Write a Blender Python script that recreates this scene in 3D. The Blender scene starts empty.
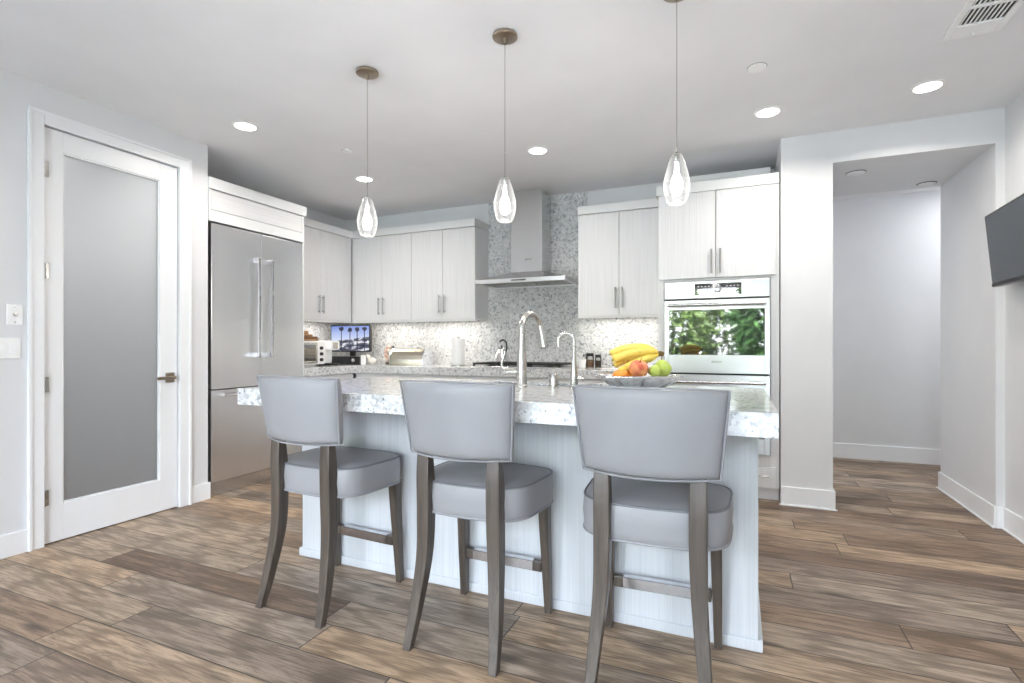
import bpy, bmesh, math, random
from mathutils import Vector, Matrix
random.seed(7)
S = bpy.context.scene
COL = S.collection

# ------------------------------------------------------------------ camera
YAW = math.atan(226 / 521)
cd = bpy.data.cameras.new('camera'); cam = bpy.data.objects.new('camera', cd); COL.objects.link(cam)
cd.sensor_width = 36.0; cd.lens = 521 / 1024 * 36.0
cd.shift_y = 4.0 / 1024
cd.clip_start = 0.02
cam.location = (0, 0, 1.18); cam.rotation_euler = (math.pi / 2, 0, YAW)
S.camera = cam

# ------------------------------------------------------------------ world, daylight, exposure
w = bpy.data.worlds.new('world'); S.world = w; w.use_nodes = True
nt = w.node_tree; nt.nodes.clear()
wo = nt.nodes.new('ShaderNodeOutputWorld'); bg = nt.nodes.new('ShaderNodeBackground')
tcw = nt.nodes.new('ShaderNodeTexCoord'); sx = nt.nodes.new('ShaderNodeSeparateXYZ'); rp = nt.nodes.new('ShaderNodeValToRGB')
nt.links.new(tcw.outputs['Generated'], sx.inputs[0]); nt.links.new(sx.outputs['Z'], rp.inputs[0])
rp.color_ramp.elements[0].position = 0.0; rp.color_ramp.elements[0].color = (0.90, 0.945, 1.0, 1)
rp.color_ramp.elements[1].position = 0.7; rp.color_ramp.elements[1].color = (0.62, 0.78, 1.0, 1)
nt.links.new(rp.outputs[0], bg.inputs[0]); bg.inputs[1].default_value = 24
nt.links.new(bg.outputs[0], wo.inputs[0])

def area(name, loc, rot, sx_, sy_, power, color=(1, 1, 1), portal=False, shape='RECTANGLE', spread=math.pi):
    l = bpy.data.lights.new(name, 'AREA'); l.shape = shape; l.size = sx_; l.size_y = sy_
    l.energy = power; l.color = color; l.spread = spread
    o = bpy.data.objects.new(name, l); COL.objects.link(o); o.location = loc; o.rotation_euler = rot
    if portal: l.cycles.is_portal = True
    return o
area('window_portal', (-1.05, -2.28, 1.18), (math.pi / 2, 0, 0), 4.5, 2.36, 10, portal=True)

sun_data = bpy.data.lights.new('sun', 'SUN'); sun_data.energy = 100; sun_data.angle = 0.01; sun_data.color = (1, 0.98, 0.96)
sun = bpy.data.objects.new('sun', sun_data); COL.objects.link(sun); sun.rotation_euler = (math.radians(-32), 0, 0)   # high over the roof, shining on the patio
S.view_settings.view_transform = 'Standard'; S.view_settings.look = 'None'
S.view_settings.gamma = 1.0; S.view_settings.use_curve_mapping = False
S.view_settings.exposure = 0.10
cy = S.cycles
cy.use_denoising = True
cy.max_bounces = 12; cy.diffuse_bounces = 7; cy.glossy_bounces = 5; cy.transmission_bounces = 8; cy.transparent_max_bounces = 12
cy.caustics_reflective = False; cy.caustics_refractive = False
cy.sample_clamp_indirect = 6.0

# ------------------------------------------------------------------ materials
class NT:
    def __init__(s, name):
        s.m = bpy.data.materials.new(name); s.m.use_nodes = True; s.t = s.m.node_tree
        s.b = s.t.nodes['Principled BSDF']; s.out = s.t.nodes['Material Output']
    def n(s, typ, **kw):
        nd = s.t.nodes.new(typ)
        for k, v in kw.items(): setattr(nd, k, v)
        return nd
    def l(s, a, b): s.t.links.new(a, b)
    def coords(s, scale=(1, 1, 1), kind='Object', loc=(0, 0, 0)):
        tc = s.n('ShaderNodeTexCoord'); mp = s.n('ShaderNodeMapping')
        s.l(tc.outputs[kind], mp.inputs[0]); mp.inputs['Scale'].default_value = scale; mp.inputs['Location'].default_value = loc
        return mp.outputs[0]
    def noise(s, vec, scale=5, detail=4, rough=0.55, dist=0):
        nd = s.n('ShaderNodeTexNoise'); nd.inputs['Scale'].default_value = scale; nd.inputs['Detail'].default_value = detail
        nd.inputs['Roughness'].default_value = rough; nd.inputs['Distortion'].default_value = dist
        if vec is not None: s.l(vec, nd.inputs['Vector'])
        return nd
    def ramp(s, fac, stops, interp='LINEAR'):
        r = s.n('ShaderNodeValToRGB'); cr = r.color_ramp; cr.interpolation = interp
        while len(cr.elements) < len(stops): cr.elements.new(0.5)
        for e, (p, c) in zip(cr.elements, stops): e.position = p; e.color = (*c, 1) if len(c) == 3 else c
        s.l(fac, r.inputs[0]); return r.outputs[0]
    def mix(s, fac, a, b, blend='MIX'):
        m = s.n('ShaderNodeMix', data_type='RGBA', blend_type=blend)
        for sock, v in ((m.inputs[0], fac), (m.inputs[6], a), (m.inputs[7], b)):
            if hasattr(v, 'is_linked'): s.l(v, sock)
            elif isinstance(v, (int, float)): sock.default_value = v
            else: sock.default_value = (*v, 1)
        return m.outputs[2]
    def math(s, op, a, b=None, c=None):
        m = s.n('ShaderNodeMath', operation=op)
        for i, v in enumerate((a, b, c)):
            if v is None: continue
            if hasattr(v, 'is_linked'): s.l(v, m.inputs[i])
            else: m.inputs[i].default_value = v
        return m.outputs[0]
    def bump(s, h, strength=0.1, dist=0.01):
        b = s.n('ShaderNodeBump'); b.inputs['Strength'].default_value = strength; b.inputs['Distance'].default_value = dist
        s.l(h, b.inputs['Height']); s.l(b.outputs[0], s.b.inputs['Normal'])
    def set(s, **kw):
        for k, v in kw.items():
            k = k.replace('_', ' ')
            sock = s.b.inputs[k]
            if hasattr(v, 'is_linked'): s.l(v, sock)
            elif isinstance(v, tuple) and len(v) == 3: sock.default_value = (*v, 1)
            else: sock.default_value = v

def paint(name, col, rough=0.55, var=0.02, spec=0.4, bump=0.03):
    m = NT(name); v = m.coords()
    nz = m.noise(v, 3.0, 3)
    lo = tuple(c * (1 - var) for c in col); hi = tuple(min(1, c * (1 + var)) for c in col)
    m.set(Base_Color=m.ramp(nz.outputs[0], [(0.3, lo), (0.7, hi)]), Roughness=rough, Specular_IOR_Level=spec)
    if bump: m.bump(m.noise(v, 260, 2).outputs[0], bump, 0.002)
    return m.m
def metal(name, col, rough=0.28, stretch=(1, 1, 1), amt=0.06, aniso=0.0):
    m = NT(name); v = m.coords(stretch)
    nz = m.noise(v, 40, 3)
    lo = tuple(c * (1 - amt) for c in col); hi = tuple(min(1, c * (1 + amt)) for c in col)
    m.set(Base_Color=m.ramp(nz.outputs[0], [(0.3, lo), (0.7, hi)]), Metallic=1.0)
    mr = m.n('ShaderNodeMapRange'); m.l(nz.outputs[0], mr.inputs[0]); mr.inputs[3].default_value = rough * 0.85; mr.inputs[4].default_value = rough * 1.15
    m.set(Roughness=mr.outputs[0], Anisotropic=aniso)
    return m.m
def plain(name, col, rough=0.4, var=0.05, scale=20, metallic=0.0, **kw):
    m = NT(name); nz = m.noise(m.coords(), scale, 3)
    lo = tuple(c * (1 - var) for c in col); hi = tuple(min(1, c * (1 + var)) for c in col)
    m.set(Base_Color=m.ramp(nz.outputs[0], [(0.3, lo), (0.7, hi)]), Roughness=rough, Metallic=metallic, **kw)
    return m.m
def emit(name, col, strength):
    m = NT(name); m.set(Base_Color=(0.9, 0.9, 0.9), Emission_Color=col, Emission_Strength=strength); return m.m
def laminate(name, base, dark, stretch=(160, 160, 1.6), rough=0.42):
    m = NT(name); v = m.coords(stretch)
    n1 = m.noise(v, 1.0, 3, 0.6); n2 = m.noise(m.coords((55, 55, 0.5)), 1.0, 2)
    c1 = m.ramp(n1.outputs[0], [(0.36, dark), (0.62, base)])
    c2 = m.mix(m.math('MULTIPLY', n2.outputs[0], 0.35), c1, dark)
    m.set(Base_Color=c2, Roughness=rough, Specular_IOR_Level=0.4)
    m.bump(n1.outputs[0], 0.08, 0.002)
    return m.m
def granite(name, scale, white=(0.78, 0.78, 0.77), grey=(0.36, 0.38, 0.42), dark=(0.05, 0.05, 0.06), rough=0.12, flecks=0.5, coat=0.0):
    m = NT(name); v = m.coords((scale, scale, scale))
    dn = m.noise(v, 2.2, 3)
    vd = m.n('ShaderNodeVectorMath', operation='MULTIPLY_ADD'); m.l(dn.outputs['Color'], vd.inputs[0]); vd.inputs[1].default_value = (0.5, 0.5, 0.5); m.l(v, vd.inputs[2])
    va = m.n('ShaderNodeTexVoronoi'); va.inputs['Scale'].default_value = 2.2; m.l(vd.outputs[0], va.inputs['Vector'])
    vb = m.n('ShaderNodeTexVoronoi'); vb.inputs['Scale'].default_value = 5.0; m.l(vd.outputs[0], vb.inputs['Vector'])
    sa = m.n('ShaderNodeSeparateColor'); m.l(va.outputs['Color'], sa.inputs[0])
    sb = m.n('ShaderNodeSeparateColor'); m.l(vb.outputs['Color'], sb.inputs[0])
    mid = tuple(w_ * 0.82 for w_ in white)
    base = m.ramp(sa.outputs[0], [(0.0, grey), (0.16, mid), (0.42, white), (1.0, tuple(min(1, w_ * 1.08) for w_ in white))])
    big = m.noise(v, 0.6, 4)
    base = m.mix(m.ramp(big.outputs[0], [(0.45, (0, 0, 0)), (0.7, (flecks * 0.5,) * 3)]), base, grey)
    fk = m.ramp(sb.outputs[1], [(0.0, (1, 1, 1)), (0.10 * flecks * 2, (0.7, 0.7, 0.7)), (0.12 * flecks * 2, (0, 0, 0))])
    fm = m.math('MULTIPLY', fk, m.ramp(m.noise(v, 1.6, 3).outputs[0], [(0.42, (0, 0, 0)), (0.6, (1, 1, 1))]))
    col = m.mix(fm, base, dark)
    col = m.mix(m.ramp(sb.outputs[2], [(0.0, (0.7, 0.7, 0.7)), (0.12, (0, 0, 0))]), col, grey)
    m.set(Base_Color=col, Roughness=rough, Specular_IOR_Level=0.5)
    return m.m
def floor_mat():
    m = NT('floor_planks')
    tc = m.n('ShaderNodeTexCoord'); sp = m.n('ShaderNodeSeparateXYZ'); m.l(tc.outputs['Object'], sp.inputs[0])
    X, Y = sp.outputs[0], sp.outputs[1]
    W = 0.19
    ry = m.math('DIVIDE', m.math('ADD', Y, 10.064), W); row = m.math('FLOOR', ry); fy = m.math('FRACT', ry)
    wn = m.n('ShaderNodeTexWhiteNoise', noise_dimensions='1D'); m.l(row, wn.inputs['W'])
    wn2 = m.n('ShaderNodeTexWhiteNoise', noise_dimensions='1D'); m.l(m.math('ADD', row, 57.3), wn2.inputs['W'])
    L = m.math('MULTIPLY_ADD', wn2.outputs['Value'], 0.7, 1.15)
    rx = m.math('DIVIDE', m.math('MULTIPLY_ADD', wn.outputs['Value'], 7.0, m.math('ADD', X, 20.0)), L); cl = m.math('FLOOR', rx); fx = m.math('FRACT', rx)
    idv = m.n('ShaderNodeCombineXYZ'); m.l(row, idv.inputs[0]); m.l(cl, idv.inputs[1])
    wid = m.n('ShaderNodeTexWhiteNoise', noise_dimensions='3D'); m.l(idv.outputs[0], wid.inputs['Vector'])
    sid = m.n('ShaderNodeSeparateColor'); m.l(wid.outputs['Color'], sid.inputs[0])
    # grain coordinates, shifted per plank
    off = m.n('ShaderNodeVectorMath', operation='MULTIPLY'); m.l(wid.outputs['Color'], off.inputs[0]); off.inputs[1].default_value = (37, 19, 11)
    add = m.n('ShaderNodeVectorMath', operation='ADD'); m.l(tc.outputs['Object'], add.inputs[0]); m.l(off.outputs[0], add.inputs[1])
    def gm(sc):
        mp = m.n('ShaderNodeMapping'); m.l(add.outputs[0], mp.inputs[0]); mp.inputs['Scale'].default_value = sc; return mp.outputs[0]
    g1 = m.noise(gm((1.1, 15, 1)), 2.2, 8, 0.68, 0.8)
    g2 = m.noise(gm((3.5, 70, 1)), 1.5, 5, 0.72)
    g3 = m.noise(gm((1.0, 6.0, 1)), 1.7, 6, 0.62, 1.4)
    wv = m.n('ShaderNodeTexWave', wave_type='RINGS', rings_direction='Y'); m.l(gm((0.55, 7.0, 1)), wv.inputs['Vector'])
    wv.inputs['Scale'].default_value = 1.5; wv.inputs['Distortion'].default_value = 6.0; wv.inputs['Detail'].default_value = 3; wv.inputs['Detail Scale'].default_value = 1.4
    tone = m.ramp(sid.outputs[0], [(0.0, (0.211, 0.145, 0.103)), (0.22, (0.323, 0.227, 0.158)), (0.42, (0.284, 0.227, 0.185)), (0.62, (0.442, 0.323, 0.222)), (0.82, (0.396, 0.327, 0.268)), (1.0, (0.508, 0.363, 0.238))])
    tone = m.mix(1.0, tone, (1.0, 0.965, 0.92), 'MULTIPLY')
    dk = m.mix(1.0, tone, (0.42, 0.40, 0.38), 'MULTIPLY')
    lt = m.mix(1.0, tone, (1.38, 1.36, 1.34), 'MULTIPLY')
    c = m.mix(m.ramp(g1.outputs[0], [(0.36, (0.85,) * 3), (0.56, (0, 0, 0))]), tone, dk)
    c = m.mix(m.ramp(g3.outputs[0], [(0.46, (0, 0, 0)), (0.68, (0.7,) * 3)]), c, lt)
    c = m.mix(m.ramp(g3.outputs[0], [(0.36, (0.8,) * 3), (0.45, (0, 0, 0))]), c, dk)
    c = m.mix(m.ramp(wv.outputs[0], [(0.0, (0.65,) * 3), (0.30, (0, 0, 0))]), c, dk)
    c = m.mix(m.ramp(g2.outputs[0], [(0.40, (0.8,) * 3), (0.50, (0, 0, 0))]), c, dk)
    # cracks and knots
    kn = m.n('ShaderNodeTexVoronoi'); m.l(gm((1.3, 4.2, 1)), kn.inputs['Vector']); kn.inputs['Scale'].default_value = 1.0
    c = m.mix(m.ramp(kn.outputs['Distance'], [(0.05, (0.8,) * 3), (0.14, (0, 0, 0))]), c, (0.05, 0.035, 0.025))
    # seams
    ey = m.math('MINIMUM', fy, m.math('SUBTRACT', 1.0, fy)); ex = m.math('MULTIPLY', m.math('MINIMUM', fx, m.math('SUBTRACT', 1.0, fx)), m.math('DIVIDE', L, W))
    e = m.math('MINIMUM', ex, ey)
    seam = m.ramp(e, [(0.007, (1, 1, 1)), (0.020, (0, 0, 0))])
    c = m.mix(m.math('MULTIPLY', seam, 0.92), c, (0.03, 0.022, 0.016))
    m.set(Base_Color=c, Specular_IOR_Level=0.35)
    mr = m.n('ShaderNodeMapRange'); m.l(g1.outputs[0], mr.inputs[0]); mr.inputs[3].default_value = 0.52; mr.inputs[4].default_value = 0.34
    m.set(Roughness=mr.outputs[0])
    hgt = m.math('SUBTRACT', m.math('MULTIPLY_ADD', g2.outputs[0], 0.25, m.math('MULTIPLY', g1.outputs[0], 0.5)), m.math('MULTIPLY', seam, 0.9))
    m.bump(hgt, 0.35, 0.004)
    return m.m
def frosted():
    m = NT('frosted_glass'); v = m.coords()
    nz = m.noise(v, 400, 2)
    m.set(Base_Color=(0.80, 0.83, 0.86), Roughness=0.5, IOR=1.3, Transmission_Weight=0.8, Specular_IOR_Level=0.25)
    m.bump(nz.outputs[0], 0.05, 0.001)
    return m.m
def clear_pane(name, fac=0.06, tint=(1, 1, 1)):
    m = NT(name)
    tr = m.n('ShaderNodeBsdfTransparent'); tr.inputs[0].default_value = (*tint, 1)
    gl = m.n('ShaderNodeBsdfGlossy'); gl.inputs['Roughness'].default_value = 0.02
    fr = m.n('ShaderNodeFresnel'); fr.inputs[0].default_value = 1.45
    mx = m.n('ShaderNodeMixShader'); m.l(fr.outputs[0], mx.inputs[0]); m.l(tr.outputs[0], mx.inputs[1]); m.l(gl.outputs[0], mx.inputs[2])
    m.l(mx.outputs[0], m.out.inputs[0]); return m.m
def leather():
    m = NT('grey_leather'); v = m.coords()
    n1 = m.noise(v, 3.5, 3, 0.5, 0.6); n2 = m.noise(v, 420, 2)
    m.set(Base_Color=m.ramp(n1.outputs[0], [(0.3, (0.27, 0.265, 0.275)), (0.7, (0.31, 0.305, 0.315))]), Roughness=0.40, Specular_IOR_Level=0.45)
    h = m.math('MULTIPLY_ADD', n2.outputs[0], 0.08, m.noise(v, 9, 3, 0.5, 1.0).outputs[0])
    m.bump(h, 0.22, 0.006); return m.m
def stool_wood():
    m = NT('stool_wood'); v = m.coords((60, 60, 3.0))
    n1 = m.noise(v, 1.0, 4, 0.6, 0.4)
    m.set(Base_Color=m.ramp(n1.outputs[0], [(0.3, (0.050, 0.038, 0.030)), (0.7, (0.105, 0.084, 0.068))]), Roughness=0.33, Specular_IOR_Level=0.5)
    return m.m
def shade_glass():
    m = NT('pendant_shade'); v = m.coords((1, 1, 0.35))
    wv = m.n('ShaderNodeTexWave', wave_type='BANDS'); m.l(v, wv.inputs['Vector']); wv.inputs['Scale'].default_value = 55; wv.inputs['Distortion'].default_value = 3
    em = m.n('ShaderNodeEmission'); em.inputs[0].default_value = (1, 0.98, 0.95, 1); em.inputs[1].default_value = 0.32
    tr = m.n('ShaderNodeBsdfTransparent'); tr.inputs[0].default_value = (0.95, 0.96, 0.97, 1)
    gl = m.n('ShaderNodeBsdfGlossy'); gl.inputs['Roughness'].default_value = 0.08
    df = m.n('ShaderNodeBsdfTranslucent'); df.inputs[0].default_value = (0.45, 0.45, 0.45, 1)
    lw = m.n('ShaderNodeLayerWeight'); lw.inputs[0].default_value = 0.45
    f = m.math('MULTIPLY_ADD', m.math('MULTIPLY', wv.outputs[0], 0.14), 1.0, m.math('MULTIPLY', lw.outputs['Facing'], 0.75))
    ad = m.n('ShaderNodeMixShader'); ad.inputs[0].default_value = 0.35; m.l(df.outputs[0], ad.inputs[1]); m.l(gl.outputs[0], ad.inputs[2])
    a2 = m.n('ShaderNodeAddShader'); m.l(ad.outputs[0], a2.inputs[0]); m.l(em.outputs[0], a2.inputs[1])
    mx = m.n('ShaderNodeMixShader'); m.l(f, mx.inputs[0]); m.l(tr.outputs[0], mx.inputs[1]); m.l(a2.outputs[0], mx.inputs[2])
    m.l(mx.outputs[0], m.out.inputs[0]); return m.m
def fruit_skin(name, a, b, scale=4, rough=0.35, spots=None):
    m = NT(name); n1 = m.noise(m.coords(), scale, 4, 0.55, 0.8)
    c = m.ramp(n1.outputs[0], [(0.35, a), (0.65, b)])
    if spots:
        n2 = m.noise(m.coords(), 55, 2)
        c = m.mix(m.ramp(n2.outputs[0], [(0.66, (0, 0, 0)), (0.72, (0.8,) * 3)]), c, spots)
    m.set(Base_Color=c, Roughness=rough); return m.m

M = {}
M['wall'] = paint('wall_paint', (0.715, 0.72, 0.732), 0.6)
M['ceil'] = paint('ceiling_paint', (0.83, 0.828, 0.84), 0.7)
M['trim'] = paint('trim_paint', (0.84, 0.85, 0.865), 0.35, 0.01, 0.45, 0.0)
M['floor'] = floor_mat()
M['lam'] = laminate('cabinet_laminate', (0.80, 0.80, 0.805), (0.70, 0.70, 0.71))
M['lamH'] = laminate('cabinet_laminate_cross', (0.80, 0.80, 0.805), (0.70, 0.70, 0.71), (160, 1.6, 160))
M['island'] = laminate('island_laminate', (0.70, 0.715, 0.74), (0.61, 0.635, 0.67))
M['crown'] = paint('cabinet_white', (0.80, 0.805, 0.81), 0.4, 0.01, 0.45, 0.0)
M['gap'] = plain('cabinet_shadow_gap', (0.10, 0.10, 0.105), 0.7)
M['gran'] = granite('counter_granite', 34, white=(0.66, 0.66, 0.66), grey=(0.28, 0.29, 0.32), dark=(0.07, 0.07, 0.075))
M['gran_isl'] = granite('island_granite', 24, white=(0.70, 0.70, 0.70), grey=(0.34, 0.35, 0.37), dark=(0.12, 0.122, 0.13), flecks=0.5)
M['gran_splash'] = granite('splash_granite', 27, white=(0.72, 0.72, 0.72), grey=(0.31, 0.33, 0.365), dark=(0.085, 0.09, 0.10), rough=0.22, flecks=0.6)
M['steel'] = metal('brushed_steel', (0.84, 0.84, 0.85), 0.30, (1, 1, 60), 0.04, 0.0)
M['steelh'] = metal('brushed_steel_hood', (0.66, 0.66, 0.665), 0.26, (60, 60, 1), 0.04)
M['chrome'] = metal('polished_chrome', (0.80, 0.80, 0.82), 0.10)
M['ovensteel'] = metal('oven_steel', (0.60, 0.605, 0.615), 0.30, (1, 1, 60), 0.04)
M['nickel'] = metal('satin_nickel', (0.56, 0.545, 0.52), 0.26)
M['pull'] = metal('brushed_pull', (0.40, 0.39, 0.385), 0.3)
M['bronze'] = metal('aged_nickel', (0.36, 0.30, 0.24), 0.3)
M['plate'] = metal('kick_plate', (0.68, 0.68, 0.70), 0.18)
M['black'] = plain('black_enamel', (0.012, 0.012, 0.013), 0.3)
M['blackm'] = plain('black_matte', (0.02, 0.02, 0.021), 0.6)
M['ovenglass'] = NT('oven_glass').m
_b = M['ovenglass'].node_tree.nodes['Principled BSDF']; _b.inputs['Base Color'].default_value = (0.015, 0.016, 0.018, 1); _b.inputs['Roughness'].default_value = 0.03; _b.inputs['Specular IOR Level'].default_value = 1.0; _b.inputs['IOR'].default_value = 1.9
M['frost'] = frosted()
M['pane'] = clear_pane('window_pane')
M['clear'] = clear_pane('clear_glass', tint=(0.93, 0.95, 0.95))
M['leather'] = leather()
M['piping'] = plain('leather_piping', (0.27, 0.265, 0.28), 0.4)
M['welt'] = plain('seat_welt', (0.16, 0.16, 0.17), 0.45)
M['wood'] = stool_wood()
M['shade'] = shade_glass()
M['bulb'] = emit('bulb_glow', (1, 0.97, 0.93), 5)
M['led'] = emit('downlight_glow', (1, 0.98, 0.96), 9)
M['strip'] = emit('strip_glow', (1, 0.94, 0.84), 3)
M['white'] = plain('white_plastic', (0.90, 0.90, 0.90), 0.35, 0.02)
M['ivory'] = plain('ivory_ceramic', (0.80, 0.76, 0.70), 0.3, 0.03)
M['paper'] = plain('paper_towel', (0.86, 0.86, 0.87), 0.9, 0.04, 60)
M['tvscreen'] = plain('tv_screen', (0.028, 0.036, 0.042), 0.16, 0.1, 2)
M['brass'] = metal('champagne_steel', (0.62, 0.56, 0.46), 0.25, (1, 1, 40))
M['board'] = laminate('cutting_board_wood', (0.52, 0.30, 0.13), (0.30, 0.15, 0.06), (4, 90, 90))
M['board2'] = laminate('dark_board_wood', (0.30, 0.15, 0.07), (0.17, 0.08, 0.04), (4, 90, 90))
M['banana'] = fruit_skin('banana_skin', (0.78, 0.55, 0.07), (0.86, 0.68, 0.16), 6, 0.45, (0.35, 0.20, 0.04))
M['bstem'] = plain('banana_stem', (0.16, 0.10, 0.03), 0.7)
M['apple'] = fruit_skin('apple_skin', (0.55, 0.05, 0.04), (0.85, 0.42, 0.16), 14, 0.3)
M['pear'] = fruit_skin('pear_skin', (0.42, 0.55, 0.08), (0.56, 0.66, 0.16), 8, 0.38)
M['orange'] = fruit_skin('orange_skin', (0.85, 0.26, 0.03), (0.9, 0.36, 0.05), 30, 0.45)
M['silver'] = metal('hammered_silver', (0.80, 0.80, 0.81), 0.42, (1, 1, 1), 0.18)
M['silver'].node_tree.nodes['Principled BSDF'].inputs['Metallic'].default_value = 0.55
M['pink'] = plain('shell_pink', (0.72, 0.50, 0.40), 0.4, 0.25, 40)
M['umber'] = plain('dark_umber', (0.06, 0.035, 0.025), 0.5)
M['lawn'] = plain('lawn_green', (0.09, 0.11, 0.06), 0.9, 0.5, 6)
M['patio'] = plain('patio_bounce', (0.57, 0.57, 0.58), 0.9, 0.1, 3)
M['leaf'] = plain('leaf_green', (0.035, 0.085, 0.02), 0.5, 0.5, 3)
M['leaf2'] = plain('leaf_olive', (0.085, 0.13, 0.035), 0.5, 0.5, 3)
M['bark'] = plain('bark_brown', (0.10, 0.07, 0.05), 0.9, 0.3)
M['dark_alcove'] = paint('alcove_paint', (0.755, 0.762, 0.770), 0.6)
def screen_picture():
    m = NT('monitor_picture'); tc = m.n('ShaderNodeTexCoord'); sp = m.n('ShaderNodeSeparateXYZ'); m.l(tc.outputs['Object'], sp.inputs[0])
    x, z = sp.outputs[0], sp.outputs[2]        # local metres: x -.27..+.27, z 0..0.32
    sky = m.ramp(m.math('DIVIDE', z, 0.32), [(0.35, (0.62, 0.70, 0.88)), (0.95, (0.10, 0.19, 0.62))])
    nz = m.noise(m.coords((9, 1, 26)), 1.0, 3)
    town = m.ramp(nz.outputs[0], [(0.40, (0.02, 0.025, 0.05)), (0.52, (0.14, 0.15, 0.21)), (0.60, (0.75, 0.75, 0.8))])
    hill = m.math('LESS_THAN', z, m.math('MULTIPLY_ADD', x, 0.10, 0.135))
    c = m.mix(hill, sky, town)
    for px, top in ((-0.115, 0.25), (-0.0, 0.24), (0.095, 0.245), (0.19, 0.25)):
        tr = m.math('MULTIPLY', m.math('LESS_THAN', m.math('ABSOLUTE', m.math('SUBTRACT', x, px)), 0.0055), m.math('LESS_THAN', z, top))
        dx = m.math('SUBTRACT', x, px); dz = m.math('MULTIPLY', m.math('SUBTRACT', z, top), 1.3)
        d = m.math('SQRT', m.math('ADD', m.math('MULTIPLY', dx, dx), m.math('MULTIPLY', dz, dz)))
        cr = m.math('LESS_THAN', d, m.math('MULTIPLY_ADD', m.noise(m.coords((1, 1, 1)), 60, 2).outputs[0], 0.05, 0.006))
        c = m.mix(m.math('MAXIMUM', tr, cr), c, (0.015, 0.02, 0.05))
    m.set(Base_Color=(0.01, 0.01, 0.01), Emission_Color=c, Emission_Strength=1.0, Roughness=0.2)
    return m.m
M['screen'] = screen_picture()

# ------------------------------------------------------------------ mesh helpers
def new(): return bmesh.new()
def box(bm, x0, x1, y0, y1, z0, z1):
    vs = [bm.verts.new((x, y, z)) for z in (z0, z1) for y in (y0, y1) for x in (x0, x1)]
    for f in ((0, 2, 3, 1), (4, 5, 7, 6), (0, 1, 5, 4), (2, 6, 7, 3), (0, 4, 6, 2), (1, 3, 7, 5)):
        bm.faces.new([vs[i] for i in f])
    return bm
def loops(bm, rings, cap0=True, cap1=True, closed=True):
    prev = None; first = None
    for r in rings:
        cur = [bm.verts.new(p) for p in r]
        if prev:
            n = len(cur)
            for i in range(n if closed else n - 1):
                j = (i + 1) % n
                bm.faces.new((prev[i], prev[j], cur[j], cur[i]))
        else: first = cur
        prev = cur
    if cap0: bm.faces.new(list(reversed(first)))
    if cap1: bm.faces.new(prev)
    return bm
def lathe(bm, prof, n=32, c=(0, 0, 0), cap=True):
    rings = [[(c[0] + r * math.cos(2 * math.pi * k / n), c[1] + r * math.sin(2 * math.pi * k / n), c[2] + z) for k in range(n)] for r, z in prof]
    return loops(bm, rings, cap, cap)
def catmull(pts, n=8):
    P = [Vector(p) for p in pts]; P = [2 * P[0] - P[1]] + P + [2 * P[-1] - P[-2]]; out = []
    for i in range(1, len(P) - 2):
        a, b, c, d = P[i - 1:i + 3]
        for k in range(n):
            t = k / n
            out.append(0.5 * ((2 * b) + (c - a) * t + (2 * a - 5 * b + 4 * c - d) * t * t + (3 * b - a - 3 * c + d) * t ** 3))
    out.append(P[-2]); return out
def tube(bm, pts, r, n=12, closed=False, cap=True):
    pts = [Vector(p) for p in pts]; N = len(pts)
    rr = r if isinstance(r, (list, tuple)) else [r] * N
    tan = []
    for i in range(N):
        if closed: t = pts[(i + 1) % N] - pts[i - 1]
        else: t = pts[min(i + 1, N - 1)] - pts[max(i - 1, 0)]
        tan.append(t.normalized())
    up = Vector((0, 0, 1)) if abs(tan[0].z) < 0.9 else Vector((1, 0, 0))
    nrm = (up - tan[0] * up.dot(tan[0])).normalized(); rings = []
    for i in range(N):
        nrm = (nrm - tan[i] * nrm.dot(tan[i])).normalized(); b = tan[i].cross(nrm)
        rings.append([tuple(pts[i] + rr[i] * (math.cos(2 * math.pi * k / n) * nrm + math.sin(2 * math.pi * k / n) * b)) for k in range(n)])
    if closed:
        vs = [[bm.verts.new(p) for p in r_] for r_ in rings]
        for i in range(N):
            a, b = vs[i], vs[(i + 1) % N]
            for k in range(n): bm.faces.new((a[k], a[(k + 1) % n], b[(k + 1) % n], b[k]))
        return bm
    return loops(bm, rings, cap, cap)
def sweep_box(bm, pts, hw, hd, n=6):
    """horizontal rectangle (half sizes hw x hd, one per point) swept up a mostly vertical path"""
    P = catmull([(*p, ) for p in pts], n); A = catmull([(a, b, 0) for a, b in zip(hw, hd)], n)
    return loops(bm, [[(p.x - a.x, p.y - a.y, p.z), (p.x + a.x, p.y - a.y, p.z), (p.x + a.x, p.y + a.y, p.z), (p.x - a.x, p.y + a.y, p.z)] for p, a in zip(P, A)])
def obj(name, bm, mat, parent=None, bevel=0.0, smooth=False, loc=(0, 0, 0), rot=(0, 0, 0), seg=2):
    bmesh.ops.recalc_face_normals(bm, faces=bm.faces)
    me = bpy.data.meshes.new(name); bm.to_mesh(me); bm.free()
    me.materials.append(M[mat])
    if smooth:
        for p in me.polygons: p.use_smooth = True
        me.set_sharp_from_angle(angle=math.radians(40))
    o = bpy.data.objects.new(name, me); COL.objects.link(o); o.location = loc; o.rotation_euler = rot
    if parent: o.parent = parent
    if bevel:
        b = o.modifiers.new('bevel', 'BEVEL'); b.width = bevel; b.segments = seg; b.limit_method = 'ANGLE'; b.angle_limit = math.radians(40)
    return o
def B(name, mat, parent, x0, x1, y0, y1, z0, z1, bevel=0.0): return obj(name, box(new(), x0, x1, y0, y1, z0, z1), mat, parent, bevel)
def tag(o, label, cat, group=None, kind=None):
    o['label'] = label; o['category'] = cat
    if group: o['group'] = group
    if kind: o['kind'] = kind
    return o
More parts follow.
